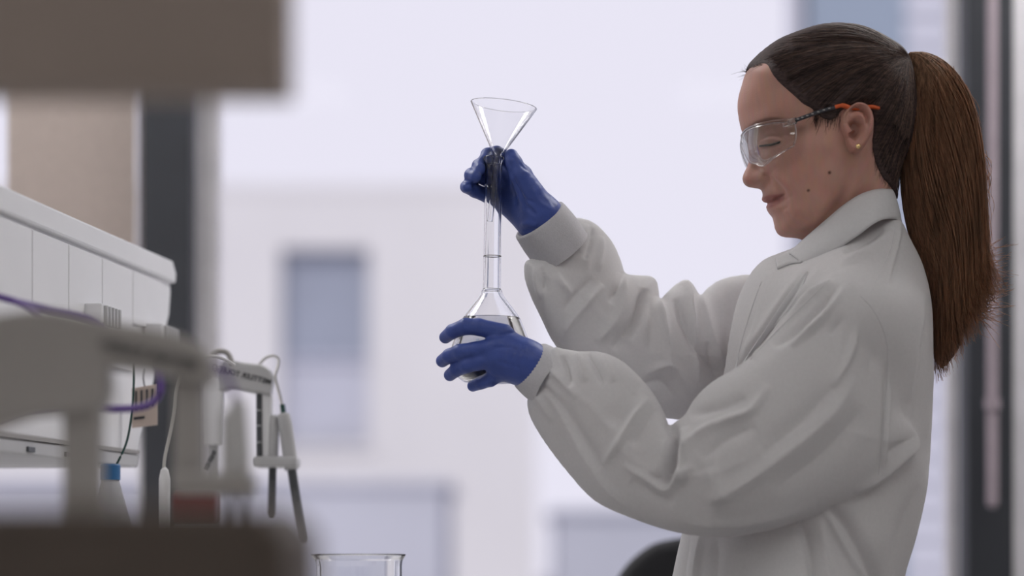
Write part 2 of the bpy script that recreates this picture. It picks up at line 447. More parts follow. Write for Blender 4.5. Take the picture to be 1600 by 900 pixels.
# ------------------------------------------------------------------ the room
def struct(o): o['kind'] = 'structure'; return o
RX0, RX1, RY0, RY1, RZ = -2.6, 2.6, -5.2, 1.40, 2.8
struct(box('floor', (RX0-0.1, RY0-0.1, -0.06), (RX1+0.1, RY1+0.12, 0), M['floor']))
struct(box('ceiling', (RX0-0.1, RY0-0.1, RZ), (RX1+0.1, RY1+0.12, RZ+0.1), M['ceiling']))
struct(box('wall_left', (RX0-0.1, RY0, 0), (RX0, RY1, RZ), M['wall']))
struct(box('wall_right', (RX1, RY0, 0), (RX1+0.1, RY1, RZ), M['wall']))
struct(box('wall_rear', (RX0-0.1, RY0-0.1, 0), (RX1+0.1, RY0, RZ), M['wall']))
struct(box('wall_window', (RX0-0.1, RY1, 0), (RX1+0.1, RY1+0.12, 0.84), M['wall']))
struct(box('trim_1', (RX0, RY1-0.03, 0.80), (RX1, RY1+0.0, 0.845), M['lightframe'], bevel=0.004))
struct(box('trim_2', (RX0-0.1, RY1, 2.58), (RX1+0.1, RY1+0.12, RZ), M['wall']))
d_m = 3.95; k = d_m/FOC
mul = [((222-800)*k, (297-800)*k), ((1512-800)*k, (1584-800)*k)]
pitch = mul[1][0]-mul[0][0]
mul = [(mul[0][0]-pitch, mul[0][1]-pitch)]+mul+[(mul[1][0]+pitch, mul[1][1]+pitch)]
for i, (a, b) in enumerate(mul):
    t = struct(box('trim_%d' % (i+3), (a, RY1-0.05, 0.845), (b, RY1+0.02, 2.58), M['darkframe'], bevel=0.003))
edges = [RX0]+[x for ab in mul for x in ab]+[RX1]
for i in range(5):
    a, b = edges[2*i], edges[2*i+1]
    w = struct(empty('window_%d' % (i+1), ((a+b)/2, RY1+0.04, 0.845)))
    lj = 0.037 if i else 0.02
    box('window_jamb', (a, RY1+0.02, 0.845), (a+lj, RY1+0.08, 2.58), M['lightframe'], w, 0.003)
    box('window_jamb', (b-0.018, RY1+0.02, 0.845), (b, RY1+0.08, 2.58), M['lightframe'], w, 0.003)
    box('window_rail', (a+lj, RY1+0.02, 0.845), (b-0.018, RY1+0.08, 0.89), M['lightframe'], w, 0.003)
    box('window_rail', (a+lj, RY1+0.02, 2.53), (b-0.018, RY1+0.08, 2.58), M['lightframe'], w, 0.003)
    box('pane', (a+lj-0.004, RY1+0.047, 0.885), (b-0.014, RY1+0.053, 2.535), M['pane'], w)

# roller blind beside the left mullion
bl = empty('roller_blind', ((105-800)*k, RY1-0.01, 1.35))
x0, x1 = (4-800)*k, (206-800)*k
box('blind_fabric', (x0, RY1-0.012, 1.30), (x1, RY1-0.010, 2.50), M['blind'], bl)
lathe('roller_tube', [(0, 0), (0.02, 0), (0.02, x1-x0), (0, x1-x0)], M['lightframe'], at=(x0, RY1-0.02, 2.52), axis=(1, 0, 0), parent=bl, n=20)
lathe('bottom_bar', [(0, 0), (0.007, 0), (0.007, x1-x0), (0, x1-x0)], M['lightframe'], at=(x0, RY1-0.011, 1.298), axis=(1, 0, 0), parent=bl, n=12)
tag(bl, 'narrow beige fabric roller blind beside the dark left mullion', 'blind')
# the pull cord tube on the right mullion
kc = 3.86/FOC; xc = (1550.5-800)*kc; zb = ZC+(HOR-795)*kc
cr = empty('blind_pull', (xc, 3.86-D, zb))
V_, F_ = None, None
lathe('cord_tube', [(0, 0), (0.005, 0.001), (0.0085, 0.005), (0.0095, 0.011), (0.0095, 1.40), (0, 1.405)], M['chain'], at=(xc, 3.86-D, zb), parent=cr, n=16)
lathe('connector', [(0.0, 0.0), (0.0125, 0.001), (0.0125, 0.017), (0.0, 0.018)], M['chain'], at=(xc, 3.86-D, ZC+(HOR-640)*kc), parent=cr, n=16)
box('wall_clip', (xc-0.008, 3.86-D, 2.2), (xc+0.008, RY1-0.05, 2.22), M['chain'], cr, 0.002)
tag(cr, 'mauve hanging blind cord tube in front of the dark right mullion', 'blind cord')

# added ceiling panels, out of view: front fill, and rim light by the window
for i, (x, y) in enumerate([(-1.2, -3.6), (1.2, -3.6), (-1.2, -1.4), (1.2, -1.4), (-1.2, 0.8), (1.2, 0.8)]):
    l = empty('ceiling_light', (x, y, RZ-0.04))
    box('lamp_frame', (x-0.62, y-0.32, RZ-0.04), (x+0.62, y+0.32, RZ), M['white'], l, 0.004)
    box('diffuser', (x-0.58, y-0.28, RZ-0.047), (x+0.58, y+0.28, RZ-0.04), M['lamp_window' if i > 3 else 'lamp'], l)
    tag(l, ['rectangular ceiling lamp over the far bench end behind the viewer', 'rectangular ceiling lamp behind the viewer on the walkway side', 'rectangular ceiling lamp above the bench instruments', 'rectangular ceiling lamp above the walkway by the person', 'rectangular ceiling lamp by the window over the bench', 'rectangular ceiling lamp by the window over the chair'][i], 'ceiling lamp', 'ceiling lamps')

# bench
BZ = 0.91
be = empty('lab_bench', (-0.7, -0.8, 0))
box('worktop', (-1.5, -3.0, BZ-0.035), (0.08, 1.30, BZ), M['bench'], be, 0.006)
for i in range(3):
    y0 = -2.95+i*1.42
    box('cabinet_body', (-1.46, y0, 0.08), (0.02, y0+1.40, BZ-0.035), M['white'], be, 0.004)
    box('cabinet_door', (0.02, y0+0.01, 0.10), (0.04, y0+0.69, BZ-0.05), M['lightgrey'], be, 0.003)
    box('cabinet_door', (0.02, y0+0.71, 0.10), (0.04, y0+1.39, BZ-0.05), M['lightgrey'], be, 0.003)
box('plinth', (-1.42, -2.9, 0), (-0.04, 1.2, 0.08), M['greydark'], be)
tag(be, 'long pale laboratory bench carrying the instruments and beaker', 'bench')

# ------------------------------------------------------------------ outside
struct(box('ground', (-60, RY1+0.3, -0.3), (60, 120, -0.15), M['ground']))
kb = 30/FOC; yb = 30-D
bd = empty('office_building', (-3.8, yb+4, -0.15))
bx0, bx1, bz1 = (-260-800)*kb, (838-800)*kb, ZC+(HOR-302)*kb
wx0, wx1, wz0, wz1, wzm = (438-800)*kb, (577-800)*kb, ZC+(HOR-695)*kb, ZC+(HOR-388)*kb, ZC+(HOR-560)*kb
for lo, hi in [((bx0, yb, -0.15), (wx0, yb+8, bz1)), ((wx1, yb, -0.15), (bx1, yb+8, bz1)), ((wx0, yb, -0.15), (wx1, yb+8, wz0)), ((wx0, yb, wz1), (wx1, yb+8, bz1))]:
    box('wall', lo, hi, M['facade'], bd)
box('parapet', (bx0, yb-0.02, bz1), (bx1+0.02, yb+8, bz1+0.12), M['facade'], bd)
wn = empty('window', ((wx0+wx1)/2, yb, wz0), bd)
box('pane', (wx0, yb+0.25, wzm), (wx1, yb+0.3, wz1), M['bpane'], wn)
box('shade', (wx0, yb+0.22, wz0), (wx1, yb+0.3, wzm), M['bshade'], wn)
box('sill', (wx0-0.05, yb-0.08, wz0-0.08), (wx1+0.05, yb+0.3, wz0), M['facade'], wn)
box('transom', (wx0, yb+0.15, wzm-0.03), (wx1, yb+0.25, wzm+0.03), M['bshade'], wn)
tag(bd, 'white rendered building with one tall bluish window, across the street', 'building')
ka = 18/FOC; ya = 18-D
def annexe(u0, u1, v1, label, roofdz=0.06):
    e = empty('low_annexe', ((u0+u1-1600)/2*ka, ya+1.5, -0.15))
    x0, x1, z1 = (u0-800)*ka, (u1-800)*ka, ZC+(HOR-v1)*ka
    box('wall', (x0, ya, -0.15), (x1, ya+3, z1), M['annexe'], e)
    box('roof_edge', (x0-0.05, ya-0.05, z1), (x1+0.05, ya+3.05, z1+roofdz), M['annexe'], e, 0.01)
    n = 3
    for i in range(n):
        a = x0+(x1-x0)*(i+0.3)/n; b = x0+(x1-x0)*(i+0.7)/n
        box('window', (a, ya-0.02, z1-1.2), (b, ya+0.05, z1-0.55), M['bshade'], e)
    tag(e, label, 'building')
annexe(-300, 692, 762, 'low blue-grey annexe below the tall window of the white building')
annexe(872, 1120, 806, 'low blue-grey annexe beside the black chair back')
k2 = 14/FOC; y2 = 14-D
b2 = empty('clad_building', ((1450-800)*k2, y2+3, -0.15))
cx0, cx1, cx2 = (1262-800)*k2, (1415-800)*k2, (1800-800)*k2
prism('blue_wall', [(cx0, y2, 3.675), (cx1, y2, 3.675), (cx1, y2+5, 3.675), (cx0+0.75, y2+5, 3.675)], 7.65, M['bluewall'], b2, 0, along=(0, 0, 1))
box('wall', (cx1, y2+0.06, -0.15), (cx2, y2+6, 7.5), M['plank'], b2)
pk = 0.158
p0 = None
for i in range(int(7.6/pk)):
    z = -0.15+i*pk
    if p0 is None:
        p0 = box('plank', (cx1, y2, z+0.012), (cx2, y2+0.06, z+pk-0.012), M['plank'], b2, rot=Matrix.Rotation(math.radians(-14), 3, 'X'))
    else:
        copy_part(p0, b2, p0.location+Vector((0, 0, i*pk)))
tag(b2, 'building with a blue panel and pale horizontal planks behind the ponytail', 'building')

# ------------------------------------------------------------------ chair behind the coat
dk = 3.40; kk = dk/FOC
ch = empty('lab_chair', (0.345, dk-D, 0))
ox, oy = 0.345, dk-D
out = catmull([(-0.235, 0.66), (-0.232, 0.80), (-0.222, 0.92), (-0.20, 0.985), (-0.165, 1.025), (-0.12, 1.043), (0, 1.052), (0.12, 1.043), (0.165, 1.025), (0.20, 0.985), (0.222, 0.92), (0.232, 0.80), (0.235, 0.66), (0.18, 0.60), (0, 0.59), (-0.18, 0.60)], 4, True)
prism('backrest', [(ox+a, oy, z+0.012) for a, z in out], 0.06, M['black'], ch, 0.014, segs=3)
lathe('seat', [(0, 0), (0.17, 0), (0.215, 0.02), (0.225, 0.045), (0.215, 0.07), (0.15, 0.085), (0, 0.088)], M['black'], at=(ox, oy-0.22, 0.46), parent=ch)
box('back_bar', (ox-0.03, oy+0.03, 0.44), (ox+0.03, oy+0.05, 0.80), M['greydark'], ch, 0.005)
box('seat_plate', (ox-0.04, oy-0.26, 0.435), (ox+0.04, oy+0.05, 0.46), M['greydark'], ch, 0.005)
lathe('gas_lift', [(0, 0.10), (0.028, 0.10), (0.028, 0.28), (0.016, 0.285), (0.016, 0.44), (0, 0.44)], M['steel'], at=(ox, oy-0.22, 0), parent=ch, n=20)
for i in range(5):
    a = 2*math.pi*i/5+0.3
    cable('base_leg', [(ox, oy-0.22, 0.11), (ox+0.15*math.cos(a), oy-0.22+0.15*math.sin(a), 0.095), (ox+0.27*math.cos(a), oy-0.22+0.27*math.sin(a), 0.07)], 0.017, M['greydark'], ch)
    lathe('caster', [(0, -0.012), (0.028, -0.012), (0.03, 0), (0.028, 0.012), (0, 0.012)], M['greydark'], at=(ox+0.27*math.cos(a), oy-0.22+0.27*math.sin(a), 0.03), axis=(-math.sin(a), math.cos(a), 0), parent=ch, n=20)
tag(ch, 'black padded swivel chair behind the coat, only its rounded back corner showing', 'chair')

# ------------------------------------------------------------------ near shelf and casing, close to the camera
ds = 1.25; ks = ds/FOC
sx1 = (446-800)*ks; sz = ZC+(HOR-133)*ks
sh = empty('overhead_shelf', (-0.4, ds-D+0.1, BZ))
box('shelf_panel', (-0.72, ds-D, sz), (sx1, ds-D+0.05, sz+0.30), M['shelf'], sh, 0.002)
box('shelf_post', (-0.70, ds-D+0.05, BZ), (-0.67, ds-D+0.12, sz+0.30), M['steel'], sh, 0.003)
box('post_foot', (-0.74, ds-D+0.0, BZ), (-0.63, ds-D+0.20, BZ+0.008), M['steel'], sh, 0.002)
tag(sh, 'taupe overhead shelf box hanging into the upper left corner, blurred', 'shelf')
dc_ = 1.02; kc_ = dc_/FOC
zt = ZC+(HOR-786)*kc_
cs_ = empty('instrument_casing', (-0.2, dc_-D+0.08, BZ))
x1c = (466-800)*kc_
prism('casing_body', [(-0.34, dc_-D+0.08, BZ+0.006), (x1c, dc_-D+0.08, BZ+0.006), (x1c-0.003, dc_-D+0.08, zt-0.012), (x1c-0.014, dc_-D+0.08, zt), (-0.34, dc_-D+0.08, zt)], 0.15, M['brown'], cs_, 0.004)
for (x, y) in ((-0.32, 0.02), (-0.32, 0.14), (x1c-0.02, 0.02), (x1c-0.02, 0.14)):
    lathe('rubber_foot', [(0, 0), (0.008, 0), (0.007, 0.008), (0, 0.008)], M['black'], at=(x, dc_-D+y, BZ), parent=cs_, n=14)
box('front_panel', (-0.33, dc_-D+0.0, BZ+0.02), (x1c-0.012, dc_-D+0.006, zt-0.016), M['brown'], cs_, 0.002)
tag(cs_, 'dark brown instrument casing along the lower left edge, very blurred', 'instrument')

# ------------------------------------------------------------------ white analyser on the left
def A(s, z, o=0.0):    # s along its side face (metres from the near end), z height, o outward
    d = 2.39+s; X = -0.501+0.134*s
    return Vector((X+o*0.991, d-D-o*0.133, z))
an = empty('white_analyser', (-0.75, 0.1, BZ))
prof = [(-0.16, 1.150), (0.47, 1.150), (0.535, 1.235), (0.575, 1.285), (0.605, 1.325), (0.612, 1.355), (0.606, 1.375), (0.590, 1.384), (-0.16, 1.384)]
prism('body', [A(s, z, -0.20) for s, z in prof], 0.40, M['white'], an, 0.004, along=(0.991, -0.133, 0))
prism('top_cover', [A(s, z, -0.198) for s, z in [(-0.165, 1.366), (0.609, 1.366), (0.612, 1.378), (0.596, 1.392), (-0.165, 1.392)]], 0.41, M['white'], an, 0.003, along=(0.991, -0.133, 0))
prism('base_strip', [A(s, z, -0.2) for s, z in [(-0.16, 1.132), (0.46, 1.134), (0.468, 1.150), (-0.16, 1.146)]], 0.405, M['lightgrey'], an, 0.002, along=(0.991, -0.133, 0))
prism('base_line', [A(s, z, -0.2) for s, z in [(-0.16, 1.1465), (0.46, 1.150), (0.46, 1.154), (-0.16, 1.1505)]], 0.409, M['grey'], an, 0, along=(0.991, -0.133, 0))
for s0, s1 in [(-0.15, -0.035), (-0.033, 0.083), (0.085, 0.20), (0.202, 0.318), (0.320, 0.435), (0.437, 0.555)]:
    zb_ = 1.245 if s1 < 0.5 else 1.30
    prism('side_panel', [A(s0, zb_, 0.002), A(s1, zb_, 0.002), A(s1, 1.362, 0.002), A(s0, 1.362, 0.002)], 0.004, M['white'], an, 0.0012, along=(0.991, -0.133, 0))
for s in (0.255, 0.49):
    c = empty('terminal_block', A(s, 1.285, 0.012), an)
    prism('block', [A(s, 1.283, 0.012), A(s+0.065, 1.283, 0.012), A(s+0.065, 1.305, 0.012), A(s, 1.305, 0.012)], 0.022, M['white'], c, 0.002, along=(0.991, -0.133, 0))
    for j in range(5):
        q = s+0.008+j*0.012
        prism('rib', [A(q, 1.281, 0.024), A(q+0.005, 1.281, 0.024), A(q+0.005, 1.303, 0.024), A(q, 1.303, 0.024)], 0.006, M['lightgrey'], c, 0.0008, along=(0.991, -0.133, 0))
for s in (0.07, 0.19):
    prism('socket', [A(s, 1.136, 0.003), A(s+0.02, 1.136, 0.003), A(s+0.02, 1.141, 0.003), A(s, 1.141, 0.003)], 0.004, M['greydark'], an, 0, along=(0.991, -0.133, 0))
for s in (-0.13, 0.30):
    p = A(s, 1.0, -0.37); box('stand_leg', (p.x-0.02, p.y-0.02, BZ), (p.x+0.02, p.y+0.02, 1.14), M['lightgrey'], an, 0.004)
p = A(-0.10, 1.0, -0.07); box('stand_leg', (p.x-0.02, p.y-0.02, BZ), (p.x+0.02, p.y+0.02, 1.14), M['lightgrey'], an, 0.004)
tag(an, 'white analyser housing with panelled side, raised over the bench on legs', 'instrument')
# card tag hanging on it
dt = 2.80; kt = dt/FOC
tg = empty('hanging_tag', W(225, 668, dt))
prism('card', [W(206, 607, dt), W(246, 600, dt), W(246, 664, dt), W(206, 669, dt)], 0.0012, M['tag'], tg, 0)
for i in range(4):
    u = 211+i*8.5
    prism('print_line', [W(u, 611-i*1.2, dt-0.002), W(u+3.2, 610.5-i*1.2, dt-0.002), W(u+3.2, 640-i*2, dt-0.002), W(u, 640-i*2, dt-0.002)], 0.0006, M['print'], tg, 0)
prism('print_line', [W(209, 652, dt-0.002), W(226, 650, dt-0.002), W(226, 654, dt-0.002), W(209, 656, dt-0.002)], 0.0006, M['print'], tg, 0)
cable('tag_string', [W(226, 604, dt), W(224, 590, dt), W(226, 575, dt+0.01)], 0.0008, M['print'], tg)
tag(tg, 'beige card tag with small print hanging from the white analyser', 'tag')

# cables and bottle at the analyser
pu = empty('cable', W(0, 464, 2.2))
cable('main_cable', [W(-30, 456, 2.2), W(0, 464, 2.2), W(40, 475, 2.2), W(80, 484, 2.2), W(120, 492, 2.2), W(150, 502, 2.2), W(170, 520, 2.2), W(160, 545, 2.2)], 0.0034, M['purple'], pu)
cable('side_branch', [W(20, 470, 2.2), W(42, 478, 2.19), W(58, 489, 2.18), W(70, 503, 2.18), W(72, 525, 2.18)], 0.003, M['purple'], pu)
tag(pu, 'purple cable drooping across the top of the panelled analyser side', 'cable')
tag(cable('cable', [W(-30, 672, 2.15), W(0, 662, 2.15), W(40, 648, 2.16), W(90, 641, 2.18), W(150, 639, 2.2), W(205, 638, 2.2), W(232, 632, 2.2), W(248, 618, 2.2), W(251, 596, 2.2), W(243, 575, 2.2), W(232, 558, 2.2), W(220, 545, 2.2)], 0.0036, M['purple']), 'purple cable looping below the card tag', 'cable')
tag(cable('cable', [W(209, 560, 2.72), W(209, 600, 2.72), W(206, 645, 2.72), W(198, 690, 2.72), W(183, 724, 2.72), W(177, 730, 2.72)], 0.0013, M['green']), 'thin dark green cable running down into the blue bottle cap', 'cable')
db = 2.72; kb_ = db/FOC; bc = W(172, 870, db); bc.z = BZ
zc1 = ZC+(HOR-750)*kb_; zc2 = ZC+(HOR-725)*kb_
bo = empty('bottle', bc)
hb = zc1-BZ
lathe('bottle_body', [(0, 0), (0.034, 0), (0.037, 0.004), (0.037, hb*0.45), (0.035, hb*0.55), (0.0105, hb*0.99), (0.0105, hb), (0, hb)], M['bottle'], at=bc, parent=bo)
lathe('cap', [(0, hb), (0.0115, hb), (0.0115, hb+0.016), (0.0105, zc2-BZ), (0, zc2-BZ)], M['bluecap'], at=bc, parent=bo, n=32)
tag(bo, 'frosted bottle with a bright blue screw cap below the analyser', 'bottle')
# red lidded box and white tube
rb = empty('reagent_box', Vector((W(306, 870, 2.35).x, 2.35-D, BZ)))
x0, x1 = W(273, 0, 2.35).x, W(340, 0, 2.35).x; z1 = W(0, 767, 2.35).z
box('box_body', (x0+0.001, 2.35-D-0.02, BZ), (x1-0.001, 2.35-D+0.02, z1-0.03), M['bottle'], rb, 0.003)
box('lid', (x0, 2.35-D-0.022, z1-0.03), (x1, 2.35-D+0.022, z1), M['red'], rb, 0.004)
tag(rb, 'small box with a translucent red lid beside the electrode stand', 'box')
tb = empty('probe_tube', Vector((W(257, 870, 2.5).x, 2.5-D, BZ)))
zt_ = W(0, 730, 2.5).z
lathe('tube', [(0, 0), (0.0055, 0), (0.0058, 0.05), (0.0058, zt_-BZ-0.012), (0.004, zt_-BZ-0.003), (0.0015, zt_-BZ), (0, zt_-BZ)], M['white'], at=Vector((W(257, 870, 2.5).x, 2.5-D, BZ)), parent=tb, n=18)
cable('lead', [W(256, 731, 2.5), W(258, 712, 2.5), W(266, 675, 2.5), W(272, 640, 2.5), W(275, 610, 2.5), W(285, 580, 2.5), W(305, 562, 2.5), W(330, 556, 2.52), W(352, 562, 2.6), W(366, 570, 2.66)], 0.0017, M['cablewhite'], tb)
tag(tb, 'slim white probe tube with a pale lead standing left of the red lid', 'probe')

# ------------------------------------------------------------------ electrode stands
def lettering(name, txt, origin, size, slope, m, parent, bold=0.0001):
    cu = bpy.data.curves.new(name, 'FONT'); cu.body = txt; cu.size = size; cu.extrude = 0.0002; cu.offset = bold; cu.align_x = 'LEFT'
    cu.materials.append(m)
    o = bpy.data.objects.new(name, cu); C.objects.link(o); o.parent = parent
    o.location = (0, 0, 0); bpy.context.view_layer.update()
    me = bpy.data.meshes.new_from_object(o.evaluated_get(bpy.context.evaluated_depsgraph_get()))
    bpy.data.objects.remove(o); bpy.data.curves.remove(cu)
    me.transform(Matrix.Translation(origin) @ Euler((math.pi/2, slope, 0)).to_matrix().to_4x4() @ Matrix.Diagonal((-1, 1, 1, 1)))
    me.flip_normals()
    return link(name, me, None, parent, origin, smooth=False)
def electrode(parent, top, bot, r, dsh, head_len, tip_len):
    """white head with a dark glass shaft"""
    ax = (Vector(top)-Vector(bot)); L = ax.length; ax.normalize()
    hd = empty('electrode', bot, parent)
    lathe('electrode_shaft', [(0, 0), (dsh*0.6, 0.001), (dsh, 0.006), (dsh, L-head_len), (0, L-head_len)], M['greydark'], at=bot, axis=ax, parent=hd, n=20)
    lathe('electrode_head', [(0, L-head_len), (r, L-head_len), (r, L-0.012), (r*0.85, L-0.002), (r*0.45, L), (0, L)], M['lightgrey'], at=bot, axis=ax, parent=hd, n=24)
    return hd
# back stand: arm, bracket, plate, two electrodes
d1 = 2.9
s1 = empty('electrode_stand', Vector((W(330, 870, d1).x, d1-D, BZ)))
arm = [(340, 572), (352, 562), (366, 563), (390, 569), (408, 571), (419, 576), (427, 584), (431, 596), (428, 618), (400, 615), (362, 608), (350, 612), (345, 640)]
armp = [(343, 585), (346, 571), (352, 564), (362, 563), (380, 567), (396, 569), (408, 570), (417, 574), (424, 580), (428, 590), (424, 619), (412, 617), (398, 615), (362, 608), (352, 612), (343, 612)]
prism('arm', [W(u, v, d1) for u, v in armp], 0.03, M['lightgrey'], s1, 0.004, segs=3)
col = catmull([(319, 696), (318, 650), (318, 612), (322, 597), (331, 590), (341, 592), (349, 602), (350, 640), (349, 696)], 4)
prism('column', [W(u, v, d1) for u, v in col]+[], 0.026, M['white'], s1, 0.004, segs=3)
box('pole', W(326, 870, d1)+Vector((0, -0.006, BZ-ZC)), W(342, 690, d1)+Vector((0, 0.006, 0)), M['lightgrey'], s1, 0.003)
bpz = Vector((W(334, 870, d1).x, d1-D, BZ))
box('base_plate', bpz+Vector((-0.06, -0.09, 0)), bpz+Vector((0.06, 0.09, 0.012)), M['lightgrey'], s1, 0.005)
prism('bracket', [W(u, v, d1) for u, v in [(409, 612), (426, 616), (424, 718), (411, 718)]], 0.018, M['white'], s1, 0.002)
prism('scale_strip', [W(u, v, d1-0.004) for u, v in [(401, 616), (410, 617), (410, 716), (401, 716)]], 0.014, M['greydark'], s1, 0.001)
for v in (640, 664, 690): prism('scale_mark', [W(u, vv_, d1-0.012) for u, vv_ in [(401, v), (410, v), (410, v+2), (401, v+2)]], 0.001, M['lightgrey'], s1, 0)
prism('holder_plate', [W(u, v, d1) for u, v in [(397, 714), (467, 714), (467, 731), (397, 731)]], 0.05, M['lightgrey'], s1, 0.004)
electrode(s1, W(428, 648, d1-0.005), W(424, 812, d1-0.005), 0.0065, 0.0048, 0.062, 0.1)
electrode(s1, W(443, 645, d1-0.012), W(473, 850, d1-0.012), 0.0085, 0.0055, 0.068, 0.1)
cable('electrode_lead', [W(404, 571, d1), W(414, 560, d1), W(426, 556, d1), W(435, 561, d1), W(434, 574, d1-0.005), W(430, 588, d1-0.01), W(434, 606, d1-0.012), W(439, 625, d1-0.012), W(443, 646, d1-0.012)], 0.0017, M['cablewhite'], s1)
cable('lead_sleeve', [W(441, 632, d1-0.012), W(443, 647, d1-0.012)], 0.0032, M['green'], s1)
cable('arm_lead', [W(330, 556, d1-0.01), W(342, 549, d1-0.01), W(354, 551, d1-0.01), W(360, 560, d1-0.01), W(362, 572, d1-0.014)], 0.0034, M['grey'], s1)
cable('clip', [W(320, 735, d1-0.02), W(327, 720, d1-0.02), W(333, 712, d1-0.02), W(336, 704, d1-0.02)], 0.0032, M['greydark'], s1)
lettering('lettering', 'METTLER TOLEDO', W(423, 601, d1-0.0158), 0.0088, math.radians(14), M['print'], s1)
tag(s1, 'white electrode stand with lettered arm and two dark electrodes near the beaker', 'electrode stand')
# near stand, blurred
d2 = 1.72
s2 = empty('electrode_stand', Vector((W(130, 870, d2).x, d2-D, BZ)))
hub = [(-60, 520), (-30, 503), (10, 493), (50, 487), (90, 487), (130, 496), (175, 504), (225, 513), (272, 522), (306, 533), (328, 552), (337, 575), (334, 598), (316, 603), (280, 592), (230, 581), (172, 575), (176, 604), (170, 628), (158, 645), (100, 648), (60, 650), (20, 662), (-60, 690)]
prism('arm', [W(u, v, d2) for u, v in hub], 0.03, M['grey'], s2, 0.003, segs=3)
box('pole', W(101, 870, d2)+Vector((0, -0.011, BZ-ZC)), W(160, 640, d2)+Vector((0, 0.011, 0)), M['grey'], s2, 0.003)
q = Vector((W(130, 870, d2).x, d2-D, BZ))
box('base_plate', q+Vector((-0.05, -0.07, 0)), q+Vector((0.05, 0.07, 0.01)), M['grey'], s2, 0.004)
prism('bracket', [W(u, v, d2) for u, v in [(274, 592), (318, 600), (320, 745), (272, 745)]], 0.02, M['grey'], s2, 0.002)
prism('holder_plate', [W(u, v, d2) for u, v in [(272, 738), (398, 740), (398, 771), (272, 770)]], 0.035, M['grey'], s2, 0.003)
for (u0, v0, u1, v1) in ((358, 640, 358, 838), (371, 622, 386, 838)):
    electrode(s2, W(u0, v0, d2-0.004), W(u1, v1, d2-0.004), 0.0066, 0.0028, 0.052, 0.1)
cable('electrode_lead', [W(330, 575, d2), W(343, 572, d2-0.01), W(354, 588, d2-0.01), W(362, 606, d2-0.01), W(369, 626, d2-0.006)], 0.0022, M['purple'], s2)
lettering('lettering', 'METTLER TOLEDO', W(308, 577, d2-0.0162), 0.0084, math.radians(13), M['print'], s2, 0.00035)
tag(s2, 'grey electrode stand with a long lettered arm in front of the analyser, blurred', 'electrode stand')
for o in (s1, s2): o['group'] = 'electrode stands'

# ------------------------------------------------------------------ beaker
dB = 2.52; kB = dB/FOC
cB = Vector((W(562, 870, dB).x, dB-D, BZ)); zr = ZC+(HOR-866)*kB-BZ; R0 = 70*kB
bk = empty('beaker', cB)
Ri = R0-0.0022
pr = [(0, 0), (Ri-0.004, 0), (Ri-0.0005, 0.004), (Ri, 0.012), (Ri, zr-0.012), (Ri+0.0006, zr-0.006), (R0+0.0012, zr-0.0012), (R0+0.0018, zr), (R0+0.0005, zr+0.0004),
      (Ri-0.0012, zr-0.005), (Ri-0.0018, zr-0.012), (Ri-0.0018, 0.012), (Ri-0.003, 0.005), (Ri-0.006, 0.003), (0, 0.003)]
o = lathe('glass_wall', pr, M['beakerglass'], at=cB, parent=bk, n=64)
for v in o.data.vertices:      # pouring spout
    a = math.atan2(v.co.y, v.co.x); e = max(0, math.cos(a-2.95))**60*max(0, (v.co.z-zr+0.016)/0.016)
    v.co.x += math.cos(a)*e*0.004; v.co.y += math.sin(a)*e*0.004
for i in range(3):
    z = 0.03+0.02*i
    prism('graduation', [cB+Vector((-0.012, -Ri*0.965-0.001, z)), cB+Vector((0.004-0.003*i, -Ri*0.99-0.001, z)), cB+Vector((0.004-0.003*i, -Ri*0.99-0.001, z+0.0012)), cB+Vector((-0.012, -Ri*0.965-0.001, z+0.0012))], 0.0004, M['white'], bk, 0)
tag(bk, 'clear glass beaker standing on the bench at the lower edge', 'beaker')

# ------------------------------------------------------------------ flask and funnel
def pw(u, v, w=0.0): return Vector(((u-800)*S, -w*S, ZC+(HOR-v)*S))
fb = pw(766.5, 599); ft = pw(771.5, 246); fax = (ft-fb).normalized(); FL = (ft-fb).length
fl = empty('volumetric_flask', fb)
outer = [(0, 0), (34, 0.5), (44, 3), (54, 12), (61, 26), (63.5, 40), (62.5, 54), (58, 70), (51, 88), (44, 103), (34, 117), (25, 128), (18.5, 137), (16.3, 141.5), (16.0, 144.5), (14.3, 147.5), (14.1, 152), (13.8, 200), (13.6, 260), (13.6, 335), (14.4, 342), (16.4, 348), (16.6, 352), (15.2, 354)]
# liquid sits inside the inner wall
inner = [(0, 4), (33, 4.2), (42, 6.5), (51.5, 14.5), (58.3, 27), (60.7, 40), (59.7, 54), (55.3, 69), (48.5, 86.5), (41.5, 101.5), (31.7, 115), (22.8, 126), (15.8, 135.5), (12.9, 142), (11.8, 150), (11.4, 200), (11.2, 260), (11.2, 335), (11.6, 342), (13.2, 350)]
outer = [tuple(p) for p in catmull(outer, 3)]; inner = [tuple(p) for p in catmull(inner, 3)]
LL = 101.5
prf = [(max(r, 0)*S, h*S) for r, h in outer]+[(max(r, 0)*S, h*S) for r, h in inner[::-1]]
lathe('flask_glass', prf, M['glass'], at=fb, axis=fax, parent=fl, n=72)
liq = [(max(r-0.15, 0), h+0.1) for r, h in inner if h <= LL-1]
rl = np.interp(LL, [h for _, h in inner], [r for r, _ in inner])
liq += [(rl-0.2, LL+0.8), (rl-2.0, LL-0.2), (0, LL-0.4)]
lathe('liquid', [(r*S, h*S) for r, h in liq], M['water'], at=fb, axis=fax, parent=fl, n=72)
lathe('graduation_line', [(13.95*S, 198*S), (14.12*S, 198.2*S), (14.12*S, 199.2*S), (13.95*S, 199.4*S)], M['grey'], at=fb, axis=fax, parent=fl, n=48, closed=True)
tag(fl, 'clear volumetric flask with long neck held in both gloved hands', 'flask')
a0 = pw(765.4, 346); a1 = pw(787.0, 165, 0); nax = (a1-a0).normalized()
HL = (a1-a0).length/S; hs = 98
